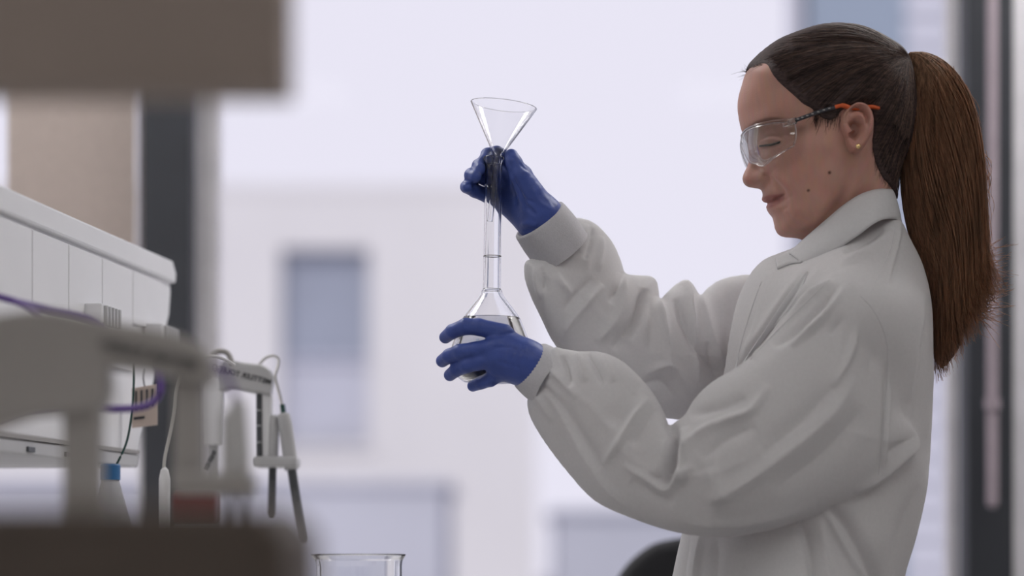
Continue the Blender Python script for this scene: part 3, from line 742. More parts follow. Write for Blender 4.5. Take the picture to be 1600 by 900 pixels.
fo = [(4.3, 0), (4.7, 0.3), (5.0, hs), (6.4, hs+7), (12, hs+14), (50.5, HL-3), (52.3, HL), (52.0, HL+1), (50.5, HL+1), (48.8, HL-2.6), (10.6, hs+15.5), (5.2, hs+8.5), (3.9, hs), (3.6, 0.3)]
fu = empty('funnel', a0)
fob = lathe('funnel_cone', [(r*S, h*S) for r, h in fo if True], M['glass'], at=a0, axis=nax, parent=fu, n=72, closed=True)
tag(fu, 'clear glass funnel set in the mouth of the flask', 'funnel')

# ------------------------------------------------------------------ the person: head
face = [(1166, 113), (1159, 133), (1154, 151), (1152.5, 167), (1154, 182), (1157, 197), (1160.5, 208), (1164.5, 217), (1168, 226), (1169.5, 236), (1170, 248), (1168, 259), (1163.5, 268), (1160.3, 277), (1161.5, 285), (1167, 291), (1177, 293.5), (1186, 294.5), (1190.5, 298.5), (1191.6, 305), (1190.5, 311.5), (1194, 315.5), (1199.5, 317.6), (1197.5, 322), (1198.3, 327), (1202, 332.5), (1207, 339), (1209.2, 348), (1211, 357), (1216, 365.5), (1225, 370), (1239, 371), (1252, 373), (1268, 381), (1280, 392), (1290, 410), (1290, 440)]
back = [(1408, 440), (1404, 380), (1398, 325), (1396, 290), (1404, 262), (1418, 225), (1426, 180), (1422, 130), (1404, 88), (1372, 60), (1340, 48), (1308, 45), (1275, 48), (1240, 60), (1208, 78), (1183, 96)]
headpoly = catmull(face+back, 5, True)
ctl = [(1163, 150, 37), (1175, 150, 56), (1195, 150, 74), (1225, 150, 90), (1165, 185, 36), (1180, 185, 56), (1205, 185, 76), (1235, 185, 90),
 (1180, 115, 55), (1205, 110, 74), (1240, 115, 93), (1280, 120, 105), (1320, 140, 111), (1360, 140, 109), (1400, 150, 78), (1310, 60, 46), (1310, 85, 78), (1370, 90, 74), (1250, 75, 50),
 (1164, 207, 19), (1172, 207, 36), (1185, 207, 52), (1203, 207, 66), (1225, 207, 81), (1250, 207, 91), (1270, 205, 95),
 (1172, 226, 10), (1178, 226, 16), (1184, 231, 27), (1190, 231, 45), (1200, 231, 57), (1212, 231, 66), (1226, 231, 78), (1245, 230, 89), (1275, 230, 97), (1300, 222, 100),
 (1174, 243, 9.5), (1180, 245, 14), (1186, 248, 24), (1194, 250, 44), (1207, 252, 60), (1226, 254, 76), (1247, 252, 88), (1272, 250, 95),
 (1173, 260, 10), (1180, 264, 15), (1187, 264, 21), (1195, 266, 35), (1207, 268, 54), (1225, 270, 71), (1250, 270, 85), (1285, 265, 92),
 (1164, 277, 11), (1170, 279, 15.5), (1178, 283, 21), (1185, 285, 25.5), (1190, 286, 26.5), (1196, 284, 31), (1204, 285, 46), (1218, 287, 62), (1240, 288, 77), (1265, 288, 84),
 (1165, 287, 9), (1172, 290, 11), (1183, 292, 14), (1193, 295, 17), (1200, 297, 32),
 (1196, 305, 20), (1203, 305, 32), (1211, 304, 42), (1222, 304, 57), (1240, 306, 71), (1265, 308, 79), (1295, 300, 85),
 (1195, 311.5, 18), (1203, 312, 28), (1212, 312, 35), (1220, 313, 46), (1203, 317.5, 18), (1211, 317, 28),
 (1201, 324, 18), (1208, 323, 28), (1217, 323, 40), (1230, 324, 58), (1250, 328, 70), (1275, 330, 76),
 (1206, 335, 18), (1214, 338, 31), (1226, 340, 48), (1213, 350, 17), (1219, 354, 27), (1230, 353, 43), (1248, 350, 58), (1272, 352, 65), (1220, 364, 19), (1232, 364, 30), (1248, 365, 38), (1268, 370, 44),
 (1312, 300, 84), (1325, 280, 85), (1300, 340, 62), (1320, 350, 60), (1345, 320, 64), (1350, 285, 74), (1375, 310, 56), (1385, 350, 50), (1340, 400, 62), (1310, 420, 58), (1330, 250, 95), (1325, 215, 103), (1355, 210, 103), (1385, 215, 88), (1405, 200, 66), (1395, 255, 40)]
cP = np.array([(a, b) for a, b, _ in ctl], float); cT = np.array([c for _, _, c in ctl], float)
HS = 1.7
hu = np.arange(1140, 1446, HS); hv = np.arange(30, 442, HS)
HU, HV = np.meshgrid(hu, hv, indexing='ij'); hd_ = poly_sdf(headpoly, HU, HV)
def blur2(a, n):
    for _ in range(n):
        b = a.copy(); b[1:-1] = (a[:-2]+2*a[1:-1]+a[2:])/4; a = b
        b = a.copy(); b[:, 1:-1] = (a[:, :-2]+2*a[:, 1:-1]+a[:, 2:])/4; a = b
    return a
def smooth_dist(d, st, r):
    m1 = blur2(d, int((r/st)**2*0.5)+1); m2 = blur2(d, int((r*2.5/st)**2*0.5)+1)
    t = np.clip((d-4)/14, 0, 1); t2 = np.clip((d-18)/30, 0, 1)
    return d*(1-t)+(m1*(1-t2)+m2*t2)*t
hd_ = smooth_dist(hd_, HS, 5.0)
cd = np.maximum(bilin(hd_, hu[0], hv[0], HS, cP[:, 0], cP[:, 1]), 1.5)
qf = tps(cP, np.log(cT**2/cd))
Q = np.exp(np.clip(qf(HU, HV), math.log(6), math.log(400)))
hh = Q*hd_
hw = np.arange(-122, 122.1, HS)
F = lin(hw[None, None, :]**2, hh[:, :, None])
HVt, HF = snets(F, (hu[0], hv[0], hw[0]), (HS,)*3); del F
HVt = relax(HVt, HF, 3)
Vt = HVt*np.array([1, -1, 1]); N = vnormals(Vt, orient(Vt, HF))*np.array([1, -1, 1])
dl = np.zeros(len(HVt)); Us, Vs = HVt[:, 0], HVt[:, 1]
for pts, wd, am in [([(1196, 317.6), (1206, 316.5), (1214, 314), (1221, 311)], 1.9, -3.2), ([(1192, 312), (1200, 311), (1210, 312)], 3.0, 1.2), ([(1199, 323), (1207, 321.5), (1214, 318)], 3.2, 1.5),
                    ([(1188, 278), (1194, 280), (1197, 288), (1193, 295)], 2.6, -3.0), ([(1195, 276), (1202, 286), (1211, 297), (1219, 307), (1225, 321)], 3.2, -3.2), ([(1202, 276), (1212, 287), (1222, 299), (1231, 314)], 6, 2.2), ([(1220, 316), (1224, 326), (1222, 336)], 4, -1.6),
                    ([(1181, 224), (1192, 222.5), (1206, 224), (1216, 229)], 2.4, -1.8), ([(1184, 228), (1194, 226.5), (1207, 229), (1213, 232)], 3.2, 1.8), ([(1183, 233), (1194, 236), (1204, 236), (1213, 234)], 1.7, -1.6),
                    ([(1186, 252), (1196, 258), (1210, 258)], 4, -1.0), ([(1170, 205), (1185, 202), (1205, 201), (1222, 204)], 5, 1.6),
                    ([(1204, 336), (1212, 335), (1222, 336)], 5, -1.4), ([(1268, 366), (1300, 330), (1318, 298), (1322, 272)], 9, -2.4), ([(1330, 262), (1325, 300), (1308, 345)], 6, 1.6)]:
    dl += stroke(Us, Vs, pts, wd, am)
HVt = HVt+N*(dl*np.clip(np.abs(N[:, 2])*1.5, 0, 1))[:, None]
def tint(U, V_, w):
    n = len(U); col = np.tile(np.array([0.54, 0.295, 0.240]), (n, 1))
    def mixin(c, m): 
        nonlocal col
        col = col*(1-m[:, None])+np.array(c)*m[:, None]
    lips = np.clip(stroke(U, V_, [(1186, 312), (1200, 313), (1212, 313.5), (1222, 311)], 4.2, 1.6)+stroke(U, V_, [(1194, 323), (1205, 322), (1214, 318), (1220, 313)], 4.6, 1.6), 0, 1)
    mixin((0.36, 0.13, 0.12), lips*0.8)
    mixin((0.52, 0.25, 0.20), 0.5*np.exp(-((U-1235)**2+(V_-275)**2)/28**2))
    mixin((0.52, 0.23, 0.19), 0.4*np.exp(-((U-1165)**2+(V_-280)**2)/12**2))
    brow = np.clip(stroke(U, V_, [(1166, 206), (1180, 201), (1200, 199), (1224, 204)], 3.6, 1.3), 0, 1); mixin((0.12, 0.06, 0.045), brow*0.75)
    for (a, b, r) in ((1284.6, 283.7, 2.6), (1253.8, 309, 2.4)):
        mixin((0.10, 0.04, 0.03), np.exp(-(((U-a)**2+(V_-b)**2)/r**2)**2)*(w > 0))
    return col
hcol = tint(HVt[:, 0], HVt[:, 1], HVt[:, 2])

# ears: a relief on their own outline, leaning away from the head
earp = catmull([(1313, 185), (1324, 180), (1336, 183.5), (1343.5, 193), (1347.5, 207), (1346, 224), (1340, 238), (1335, 247), (1329, 254), (1321.5, 256.5), (1314, 254), (1309.5, 246), (1306, 234), (1301, 222), (1298.5, 211), (1301, 197)], 5, True)
ES = 1.0
eu = np.arange(1292, 1354, ES); ev = np.arange(174, 262, ES)
EU, EV = np.meshgrid(eu, ev, indexing='ij'); ed = poly_sdf(earp, EU, EV)
rim = stroke(EU, EV, [(1301, 226), (1301, 208), (1306, 193), (1318, 184.5), (1331, 184.5), (1340, 194), (1343.5, 208), (1341.5, 224), (1335.5, 238), (1328, 247)], 4.2, 7.0)
anti = stroke(EU, EV, [(1312, 205), (1322, 201), (1331, 205), (1335, 216), (1331, 230), (1322, 239), (1317, 243)], 4.2, 5.0)
conc = stroke(EU, EV, [(1312, 219), (1319, 216), (1325, 221), (1320, 230), (1314, 237)], 6.5, -19.0)
foss = stroke(EU, EV, [(1311, 197), (1321, 192), (1331, 195), (1337, 206), (1336, 222)], 3.0, -7.5)
trag = stroke(EU, EV, [(1304, 214), (1307, 224), (1309, 234)], 4.0, 4.0)
lobe = 5*np.exp(-((EU-1320)**2+(EV-249)**2)/8**2)
ebase = 103+0.36*(EU-1300)
etop = ebase+6+rim+anti+conc+foss+trag+lobe
ebot = ebase-18-0.25*(1347-EU)
mid = (etop+ebot)/2; half = (etop-ebot)/2*np.sqrt(np.clip(ed/5.5, 0, 1)*(2-np.clip(ed/5.5, 0, 1)))
hE = np.where(ed > 0, half**2, -np.abs(ed)*14)
ew = np.arange(80, 145, ES)
F = lin((ew[None, None, :]-mid[:, :, None])**2, hE[:, :, None])
EVt, EF = snets(F, (eu[0], ev[0], ew[0]), (ES,)*3); EVt = relax(EVt, EF, 2)
ecol = np.tile(np.array([0.50, 0.26, 0.21]), (len(EVt), 1))
EV2 = EVt*np.array([1, 1, -1]); EF2 = EF[:, ::-1]

# trunk, arms and legs under the clothes
def rcone(P, a, b, ra, rb):
    a = np.array(a, float); b = np.array(b, float); ab = b-a; L = (ab**2).sum()
    t = np.clip(((P-a)@ab)/L, 0, 1)
    return np.linalg.norm(P-a-t[..., None]*ab, axis=-1)-(ra+(rb-ra)*t)
def smin(a, b, k):
    h = np.clip(0.5+0.5*(b-a)/k, 0, 1)
    return b*(1-h)+a*h-k*h*(1-h)
def grid(lo, hi, st):
    ax = [np.arange(l, h+st, st) for l, h in zip(lo, hi)]
    G = np.stack(np.meshgrid(*ax, indexing='ij'), -1)
    return G, np.array([a[0] for a in ax])
G, go = grid((830, 330, -260), (1470, 2390, 260), 9.0)
bones = [((1345, 330, 0), (1340, 440, 0), 52, 60), ((1322, 490, 90), (1322, 490, -90), 60, 60), ((1310, 500, 60), (1290, 760, 45), 85, 78), ((1310, 500, -60), (1290, 760, -45), 85, 78), ((1290, 760, 45), (1290, 960, 70), 78, 92), ((1290, 760, -45), (1290, 960, -70), 78, 92),
         (pc(1320, 520, 140), pc(1120, 765, 200), 34, 26), (pc(1120, 765, 200), pc(850, 590, 68), 26, 20), (pc(1300, 510, -140), pc(1070, 580, -150), 34, 26), (pc(1070, 580, -150), pc(872, 390, -34), 26, 20),
         ((1295, 980, 75), (1290, 1640, 75), 88, 58), ((1290, 1640, 75), (1310, 2280, 75), 56, 38), ((1295, 980, -75), (1290, 1640, -75), 88, 58), ((1290, 1640, -75), (1310, 2280, -75), 56, 38),
         ((1318, 2330, 75), (1180, 2345, 80), 32, 22), ((1318, 2330, -75), (1180, 2345, -80), 32, 22), ((1310, 2270, 75), (1318, 2330, 75), 38, 34), ((1310, 2270, -75), (1318, 2330, -75), 38, 34)]
Fb = None
for a, b, ra, rb in bones:
    f = rcone(G, a, b, ra, rb); Fb = f if Fb is None else smin(Fb, f, 22)
BV, BF = snets(Fb, go, (9.0,)*3); BV = relax(BV, BF, 2)
bcol = np.tile(np.array([0.54, 0.295, 0.240]), (len(BV), 1))
parts = [(HVt, HF, hcol), (EVt, EF, ecol), (EV2, EF2, ecol), (BV, BF, bcol)]
VV = []; FF = []; CC = []; n0 = 0
for v, f, c in parts:
    wv = dep(v); f = orient(wv, f); VV.append(wv); FF.append(f+n0); CC.append(c); n0 += len(v)
VV = np.concatenate(VV); FF = np.concatenate(FF); CC = np.concatenate(CC)
me = mesh_np('person', VV, FF)
at_ = me.color_attributes.new('tint', 'FLOAT_COLOR', 'POINT')
at_.data.foreach_set('color', np.concatenate([CC, np.ones((len(CC), 1))], 1).astype(np.float32).ravel())
PO = Vector(((1310-800)*S, 0, 0))
person = link('person', me, M['skin'], None, PO)
tag(person, 'person in white lab coat, safety glasses and blue gloves, holding up a flask', 'person')

def child(name, V3, Fc, m, parent=person, w0=None): return soft(name, V3, Fc, m, parent, w0, PO)
# eyes: lids closed to a slit, looking down
for sg in (1, -1):
    L = catmull([(1184, 233.5, sg*31), (1190, 235.5, sg*48), (1199, 236, sg*59), (1211, 233.5, sg*68.5)], 5)
    V_, F_ = tubes(dep(L)[None], np.full((1, len(L)), 0.0011), 6)
    link('eyelashes', mesh_np('eyelashes', V_, F_), M['lash'], person, PO)
    # stud
    lathe('ear_stud', [(0, -0.002), (0.0022, -0.002), (0.0027, 0.0004), (0.0018, 0.0016), (0, 0.002)], M['gold'], at=dep(np.array([[1323.7, 249, sg*121.5]]))[0], axis=(0.2, -sg, 0), parent=person, n=18)

# ------------------------------------------------------------------ hair
hairout = catmull([(1165, 112), (1183, 87), (1213, 64), (1247, 49), (1280, 39), (1310, 36.5), (1340, 39.5), (1365, 48.5), (1390, 62), (1411, 77), (1424, 100), (1432, 140), (1434, 180), (1424, 228), (1408, 265), (1401, 290), (1401, 312), (1370, 316), (1300, 300), (1220, 220), (1172, 150)], 5, True)
mask = catmull([(1148, 118), (1166, 115), (1187, 114), (1194, 130), (1206, 147), (1222, 163), (1240, 181), (1255, 190), (1264, 199), (1275, 206), (1286, 209), (1295, 204), (1302, 195), (1324, 186), (1342, 192), (1347, 210), (1346, 238), (1351, 260), (1364, 284), (1384, 301), (1402, 312), (1460, 310), (1465, 20), (1300, 10), (1148, 20)], 4, True)
hd2 = poly_sdf(hairout, HU, HV); mk = poly_sdf(mask, HU, HV)
hull = np.maximum(hd_, -20)
Tsk = np.sqrt(np.maximum(hh, 0))
# hair outline distance at top and back, skin distance toward the face
dmix = np.where(mk > -15, np.maximum(hd2, -30), -30)
grow = 7*np.clip((mk+1)/10, 0, 1)**0.6
Qs = np.clip(Q, 60, 190)
Th2 = np.where(dmix > 0, np.sqrt(np.maximum(Qs*dmix, 0)), 0)
dtop = np.clip((hd_)/40, 0, 1)
Thair = np.where(hd_ > 0, np.maximum(Tsk+grow-2.5, 0), 0)
Thair = np.where(hd_ < 30, np.maximum(np.where(mk > 0, Th2*np.clip(mk/8, 0, 1)**0.5, 0), Thair*(hd_ > 4)), Thair)
Thair = np.where(mk > -2, Thair, 0)
def blur2(a, n):
    for _ in range(n):
        b = a.copy(); b[1:-1] = (a[:-2]+2*a[1:-1]+a[2:])/4; a = b
        b = a.copy(); b[:, 1:-1] = (a[:, :-2]+2*a[:, 1:-1]+a[:, 2:])/4; a = b
    return a
h_h = np.where((mk > 0) & (hd2 > 0), blur2(Thair, 4)**2+0.5, np.minimum(mk, hd2)*60)
tie = np.array([1414.0, 94.0])
F = lin(hw[None, None, :]**2, h_h[:, :, None])
AV, AF = snets(F, (hu[0], hv[0], hw[0]), (HS,)*3); AV = relax(AV, AF, 4)
del F
hair = child('hair', AV, AF, M['hair']); hair['label'] = 'dark brown hair pulled back tightly'
Tb = blur2(Thair, 6)
# combed strands over the scalp
line = catmull([(1167, 112), (1188, 116), (1196, 131), (1208, 147), (1224, 163), (1242, 181), (1257, 190), (1264, 205), (1276, 217), (1288, 220), (1300, 194), (1324, 183), (1343, 188), (1350, 212), (1350, 240), (1354, 262), (1366, 284), (1386, 300), (1398, 306)], 10)
paths = []; rad = []
K = 16
def scalp_path(p0, p1, c, sg, lift, jit):
    t = np.linspace(0, 1, K)[:, None]
    P = (1-t)**2*p0+2*t*(1-t)*c+t*t*p1
    w = bilin(Tb, hu[0], hv[0], HS, P[:, 0], P[:, 1])
    w = np.maximum(w, 6)+lift*np.sin(np.pi*t[:, 0])**0.5
    return np.concatenate([P, (sg*w)[:, None]], 1)
top = catmull([(1167, 111), (1183, 89), (1213, 66), (1247, 51), (1280, 41), (1310, 39), (1340, 42)], 10)
for i in range(1500):
    sg = 1 if i % 3 else -1
    if i % 5 == 0:
        s = RNG.random()**0.8*(len(top)-1); j = int(s); p0 = top[j]+RNG.normal(0, 1.5, 2)+np.array([2, 4+RNG.random()*26])
    else:
        s = RNG.random()*(len(line)-1); j = int(s); p0 = line[j]+RNG.normal(0, 3.0, 2)
        if RNG.random() < 0.45:
            p0 = p0+(tie-p0)*RNG.random()*0.7
    p1 = tie+np.array([RNG.normal(-2, 3), 3+abs(RNG.normal(0, 9))])
    c = (p0+p1)/2
    arch = 0.16 if p0[1] < 200 else -0.10
    dv = p1-p0; nrm = np.array([dv[1], -dv[0]]); c = c+nrm*arch*RNG.uniform(0.6, 1.3)
    P = scalp_path(p0, p1, c, sg, RNG.uniform(0.2, 2.2), 0)
    paths.append(P); rad.append(np.linspace(0.3, 0.55, K)*RNG.uniform(0.6, 1.3))
# wisps in front of the ear and at the nape
for i in range(150):
    t = np.linspace(0, 1, K)[:, None]
    if i < 90:
        p0 = np.array([RNG.uniform(1256, 1299), RNG.uniform(186, 203)]); d_ = np.array([RNG.uniform(-7, 5), RNG.uniform(10, 26)])
    else:
        p0 = np.array([RNG.uniform(1350, 1392), 0]); p0[1] = np.interp(p0[0], [1350, 1366, 1392], [250, 282, 302])-8; d_ = np.array([RNG.uniform(-8, 4), RNG.uniform(8, 20)])
    P = p0+d_*t+np.array([RNG.normal(0, 3), 0])*t*t
    w = bilin(Tsk, hu[0], hv[0], HS, P[:, 0], P[:, 1])+0.6+1.5*(1-t[:, 0])
    paths.append(np.concatenate([P, w[:, None]*(1 if i % 4 else -1)], 1)); rad.append(np.linspace(0.42, 0.12, K))
# fine baby hairs along the hairline
for i in range(46):
    s = RNG.random()*9; p0 = line[int(s)]+RNG.normal(0, 1.5, 2)
    d_ = np.array([-6-10*RNG.random(), -9*RNG.random()+2]); t = np.linspace(0, 1, K)[:, None]
    P = p0+d_*t+np.array([6, -4])*t*t*RNG.normal(0, 1)
    w = np.maximum(bilin(Tsk, hu[0], hv[0], HS, P[:, 0], P[:, 1]), 3)+1.0+3*t[:, 0]
    paths.append(np.concatenate([P, w[:, None]*(1 if i % 2 else -0.6)], 1)); rad.append(np.linspace(0.25, 0.12, K))
paths = np.array(paths); rad = np.array(rad)
V_, F_ = tubes(dep(paths.reshape(-1, 3)).reshape(paths.shape), rad*S, 3)
lt = np.repeat(RNG.random(len(paths)) < 0.35, len(F_)//len(paths))
for nm, fsel, mm in (('combed_strands', F_[~lt], M['hair']), ('lighter_strands', F_[lt], M['hairlight'])):
    used, inv = np.unique(fsel, return_inverse=True)
    o = link(nm, mesh_np(nm, V_[used], inv.reshape(fsel.shape)), mm, hair, PO); o['kind'] = 'stuff'
# ponytail
pt = catmull([(1412, 84), (1426, 79), (1445, 81), (1470, 91), (1497, 116), (1517, 155), (1530, 205), (1538, 265), (1540, 330), (1537, 385), (1541, 420), (1552, 442), (1546, 468), (1526, 500), (1508, 545), (1486, 576), (1463, 590), (1459, 560), (1456, 490), (1446, 445), (1428, 405), (1413, 355), (1405, 300), (1405, 200), (1408, 120)], 5, True)
V3, Fc = balloon(pt, 3.0, 0.5, relax_it=3, cap=60, inset=9)
pony = child('ponytail', V3, Fc, M['hair']); pony['label'] = 'long straight brown ponytail hanging down the back'
pl = catmull([(1413, 90), (1409, 120), (1407, 200), (1408, 290), (1417, 350), (1432, 402), (1448, 444), (1457, 490), (1460, 550), (1464, 588)], 8)
pr_ = catmull([(1422, 82), (1445, 82), (1472, 94), (1499, 121), (1518, 158), (1531, 208), (1538, 268), (1540, 335), (1540, 400), (1560, 455)], 8)
paths = []; rad = []; K2 = 22
ia = np.linspace(0, len(pl)-1, K2)
def lerp_path(P, x): 
    i = np.clip(x.astype(int), 0, len(P)-2); f = (x-i)[:, None]; return P[i]*(1-f)+P[i+1]*f
LPa, RPa = lerp_path(pl, ia), lerp_path(pr_, ia)
for i in range(3000):
    a = RNG.beta(1.0, 1.0); ph = RNG.uniform(0, 2*np.pi)
    depth = RNG.choice([1, 1, -1])*np.sqrt(max(0, 1-(2*a-1)**2))*RNG.uniform(0.45, 1.04)
    ln = RNG.uniform(0.80, 1.03) if a < 0.6 else RNG.uniform(0.84, 1.0)
    t = np.linspace(0, 1, K2); x = t*ln*(K2-1)
    aw = a+0.02*np.sin(ph+t*5)*t+RNG.normal(0, 0.02)*t*t
    i0 = np.clip(x.astype(int), 0, K2-2); f = (x-i0)[:, None]
    Lp = LPa[i0]*(1-f)+LPa[i0+1]*f; Rp = RPa[i0]*(1-f)+RPa[i0+1]*f
    P = Lp*(1-aw[:, None])+Rp*aw[:, None]
    end = np.clip((t-0.8)/0.2, 0, 1)
    P = P+(np.array([RNG.normal(4*a, 5), RNG.normal(0, 6)]))*(end**1.5)[:, None]
    wdt = np.linalg.norm(Rp-Lp, axis=1)
    hw_ = np.minimum(0.34*wdt, 46)*np.clip(1.15-0.35*end, 0, 1)
    w = depth*hw_+3*np.sin(ph*2+t*4)*t
    paths.append(np.concatenate([P, w[:, None]], 1)); rad.append(np.linspace(0.75, 0.28, K2)*RNG.uniform(0.6, 1.25))
paths = np.array(paths); rad = np.array(rad)
V_, F_ = tubes(dep(paths.reshape(-1, 3)).reshape(paths.shape), rad*S, 3)
o = link('ponytail_strands', mesh_np('ponytail_strands', V_, F_), M['strand'], pony, PO); o['kind'] = 'stuff'
# flyaway strands at the back and the flicked ends
paths = []; rad = []
for i in range(430):
    t = np.linspace(0, 1, K2)
    if i < 340:
        p0 = np.array([RNG.uniform(1490, 1538), RNG.uniform(385, 500)]); L_ = RNG.uniform(18, 60); an_ = RNG.uniform(-0.3, 1.2)
        P = p0+np.stack([L_*t*np.cos(an_), L_*t*np.sin(an_)], 1)+np.stack([RNG.normal(0, 6)*t*t, -RNG.uniform(0, 22)*t*t], 1)
    else:
        k_ = RNG.integers(6, 20); p0 = RPa[k_]+np.array([-2, 0]); L_ = RNG.uniform(20, 60)
        P = p0+np.stack([RNG.uniform(2, 14)*np.sin(t*np.pi*RNG.uniform(0.5, 1.0)), L_*t], 1)
    w = RNG.normal(0, 14)+RNG.normal(0, 8)*t
    paths.append(np.concatenate([P, w[:, None]], 1)); rad.append(np.linspace(0.6, 0.25, K2))
paths = np.array(paths); rad = np.array(rad)
V_, F_ = tubes(dep(paths.reshape(-1, 3)).reshape(paths.shape), rad*S, 3)
o = link('flyaway_strands', mesh_np('flyaway_strands', V_, F_), M['strand'], pony, PO); o['kind'] = 'stuff'
lathe('hair_tie', [(9*S, -6*S), (15*S, -5*S), (17*S, 0), (15*S, 5*S), (9*S, 6*S)], M['lash'], at=dep(np.array([[1413, 94, 0]]))[0], axis=(0.9, 0, 0.35), parent=person, n=28)

# ------------------------------------------------------------------ safety glasses
sgp = empty('safety_glasses', dep(np.array([[1200, 232, 0]]))[0], person)
GO = wloc(sgp)
# wraparound lens: rows from top to bottom, columns from nose to temple, in (u, v, w)
top_r = [(1160, 211, 0), (1161, 210, 20), (1166, 208.5, 44), (1178, 207.5, 66), (1197, 207, 82), (1216, 207, 92), (1231, 212, 98)]
mid_r = [(1158, 226, 8), (1160, 228, 22), (1165, 230, 46), (1177, 232, 68), (1197, 233, 85), (1217, 232, 95), (1232, 230, 100)]
low_r = [(1163, 243, 14), (1164, 246, 24), (1170, 252, 46), (1181, 258, 66), (1198, 256, 83), (1215, 250, 92), (1229, 243, 97)]
bot_r = [(1170, 257, 18), (1172, 259, 26), (1178, 263.5, 42), (1188, 268, 58), (1201, 259, 80), (1214, 252, 90), (1226, 246, 96)]
def shell(rows, thick=1.6, sub=5):
    R_ = [catmull(r, sub) for r in rows]; R_ = np.array(R_)
    Cc = np.array([catmull(R_[:, j], sub) for j in range(R_.shape[1])])   # columns
    return Cc
def patch(name, G3, thick, m, parent, origin):
    nu, nv, _ = G3.shape; V = dep(G3.reshape(-1, 3))
    idx = np.arange(nu*nv).reshape(nu, nv)
    Fc = np.stack([idx[:-1, :-1], idx[1:, :-1], idx[1:, 1:], idx[:-1, 1:]], -1).reshape(-1, 4)
    o = link(name, mesh_np(name, V, Fc), m, parent, origin)
    md = o.modifiers.new('thickness', 'SOLIDIFY'); md.thickness = thick; md.offset = 0
    return o
mir = np.array([1, 1, -1])
for sg in (1, -1):
    G3 = shell([top_r, mid_r, low_r, bot_r])
    G3 = G3*np.array([1, 1, sg])
    lens = patch('lens', G3, 0.0018, M['lens'], sgp, GO)
    loop = np.concatenate([G3[:, 0], G3[-1, 1:], G3[::-1, -1][1:], G3[0, ::-1][1:]])
    V_, F_ = tubes(dep(loop)[None], np.full((1, len(loop)), 0.00085), 8)
    link('lens_rim', mesh_np('lens_rim', V_, F_), M['frameclear'], lens, GO)
    L = catmull([(1159.5, 211, sg*2), (1163, 209, sg*32), (1175, 207, sg*62), (1197, 205.5, sg*83), (1218, 205, sg*95), (1232, 206, sg*101)], 6)
    V_, F_ = tubes(dep(L)[None], np.linspace(0.0014, 0.0024, len(L))[None], 8); link('brow_bar', mesh_np('brow_bar', V_, F_), M['frameclear'], sgp, GO)
    L = catmull([(1212, 213, sg*97), (1224, 209, sg*101), (1233, 206.5, sg*103)], 6)
    V_, F_ = tubes(dep(L)[None], np.linspace(0.0022, 0.0036, len(L))[None], 8); link('hinge', mesh_np('hinge', V_, F_), M['frameclear'], sgp, GO)
    L = catmull([(1231, 206.5, sg*103), (1250, 200, sg*106), (1275, 192, sg*109), (1296, 186.5, sg*112)], 6)
    V_, F_ = tubes(dep(L)[None], np.full((1, len(L)), 0.0021), 8); tm = link('temple_arm', mesh_np('temple_arm', V_, F_), M['temple'], sgp, GO)
    for j in range(7):
        t0 = 0.1+j*0.11; i0 = int(t0*(len(L)-1)); a_, b_ = L[i0], L[min(i0+1, len(L)-1)]
        q_ = dep(np.array([a_*0.5+b_*0.5+np.array([0, -0.4, sg*2.6])]))[0]
        box('mark', q_-np.array([0.0012, 0.0005, 0.0006]), q_+np.array([0.0012, 0.0005, 0.0006]), M['grey'], tm)
    L = catmull([(1290, 188, sg*112), (1301, 185.5, sg*113.5), (1312, 188.5, sg*112), (1330, 189.5, sg*110), (1346, 187.5, sg*112.5), (1358, 190, sg*111)], 6)
    V_, F_ = tubes(dep(L)[None], (np.array([0.0022, 0.0027, 0.0024, 0.0024, 0.0022, 0.0014])[np.minimum((np.arange(len(L))/6).astype(int), 5)])[None], 8); link('temple_tip', mesh_np('temple_tip', V_, F_), M['orange'], sgp, GO)
sgp['label'] = 'clear wraparound safety glasses with orange temple tips'

# ------------------------------------------------------------------ lab coat
coat = empty('lab_coat', PO+Vector((0, 0, 0.55)), person); coat['label'] = 'white long-sleeved lab coat'
def cchild(name, V3, Fc, m=None, w0=None): return soft(name, V3, Fc, m or M['coat'], coat, w0, PO)
tpoly = catmull([(1222, 394), (1192, 407), (1171, 430), (1153, 468), (1141, 520), (1130, 590), (1106, 690), (1068, 825), (1051, 900), (1030, 1010), (1010, 1200), (1000, 1400), (1000, 1574), (1200, 1582), (1440, 1574), (1425, 1400), (1402, 1150), (1398, 1000), (1410, 905), (1430, 836), (1446, 760), (1452, 690), (1455, 610), (1455, 540), (1452, 470), (1440, 415), (1420, 375), (1404, 346), (1385, 336), (1340, 345), (1290, 368), (1250, 384)], 4, True)
tc_ = [(1230, 410, 45), (1260, 400, 62), (1300, 385, 85), (1350, 370, 85), (1390, 365, 88), (1200, 430, 75), (1250, 430, 115), (1300, 420, 140), (1345, 415, 140), (1390, 410, 105), (1425, 410, 55),
       (1180, 480, 100), (1220, 480, 160), (1290, 480, 205), (1350, 480, 205), (1400, 480, 160), (1435, 480, 90), (1160, 560, 90), (1200, 560, 165), (1300, 560, 215), (1390, 560, 180), (1435, 560, 95),
       (1150, 700, 110), (1220, 700, 165), (1300, 700, 175), (1390, 700, 150), (1430, 700, 90), (1100, 850, 115), (1160, 850, 165), (1250, 850, 190), (1340, 850, 175), (1400, 850, 100), (1080, 1000, 140), (1200, 1000, 235), (1330, 1000, 190), (1060, 1300, 150), (1200, 1300, 250), (1370, 1300, 160), (1060, 1500, 160), (1200, 1520, 200), (1380, 1500, 160)]
tP = np.array([(a, b) for a, b, _ in tc_], float); tT = np.array([c for *_, c in tc_], float)
tf = tps(tP, np.log(tT**2/np.maximum(poly_sdf(tpoly, tP[:, 0], tP[:, 1]), 4)))
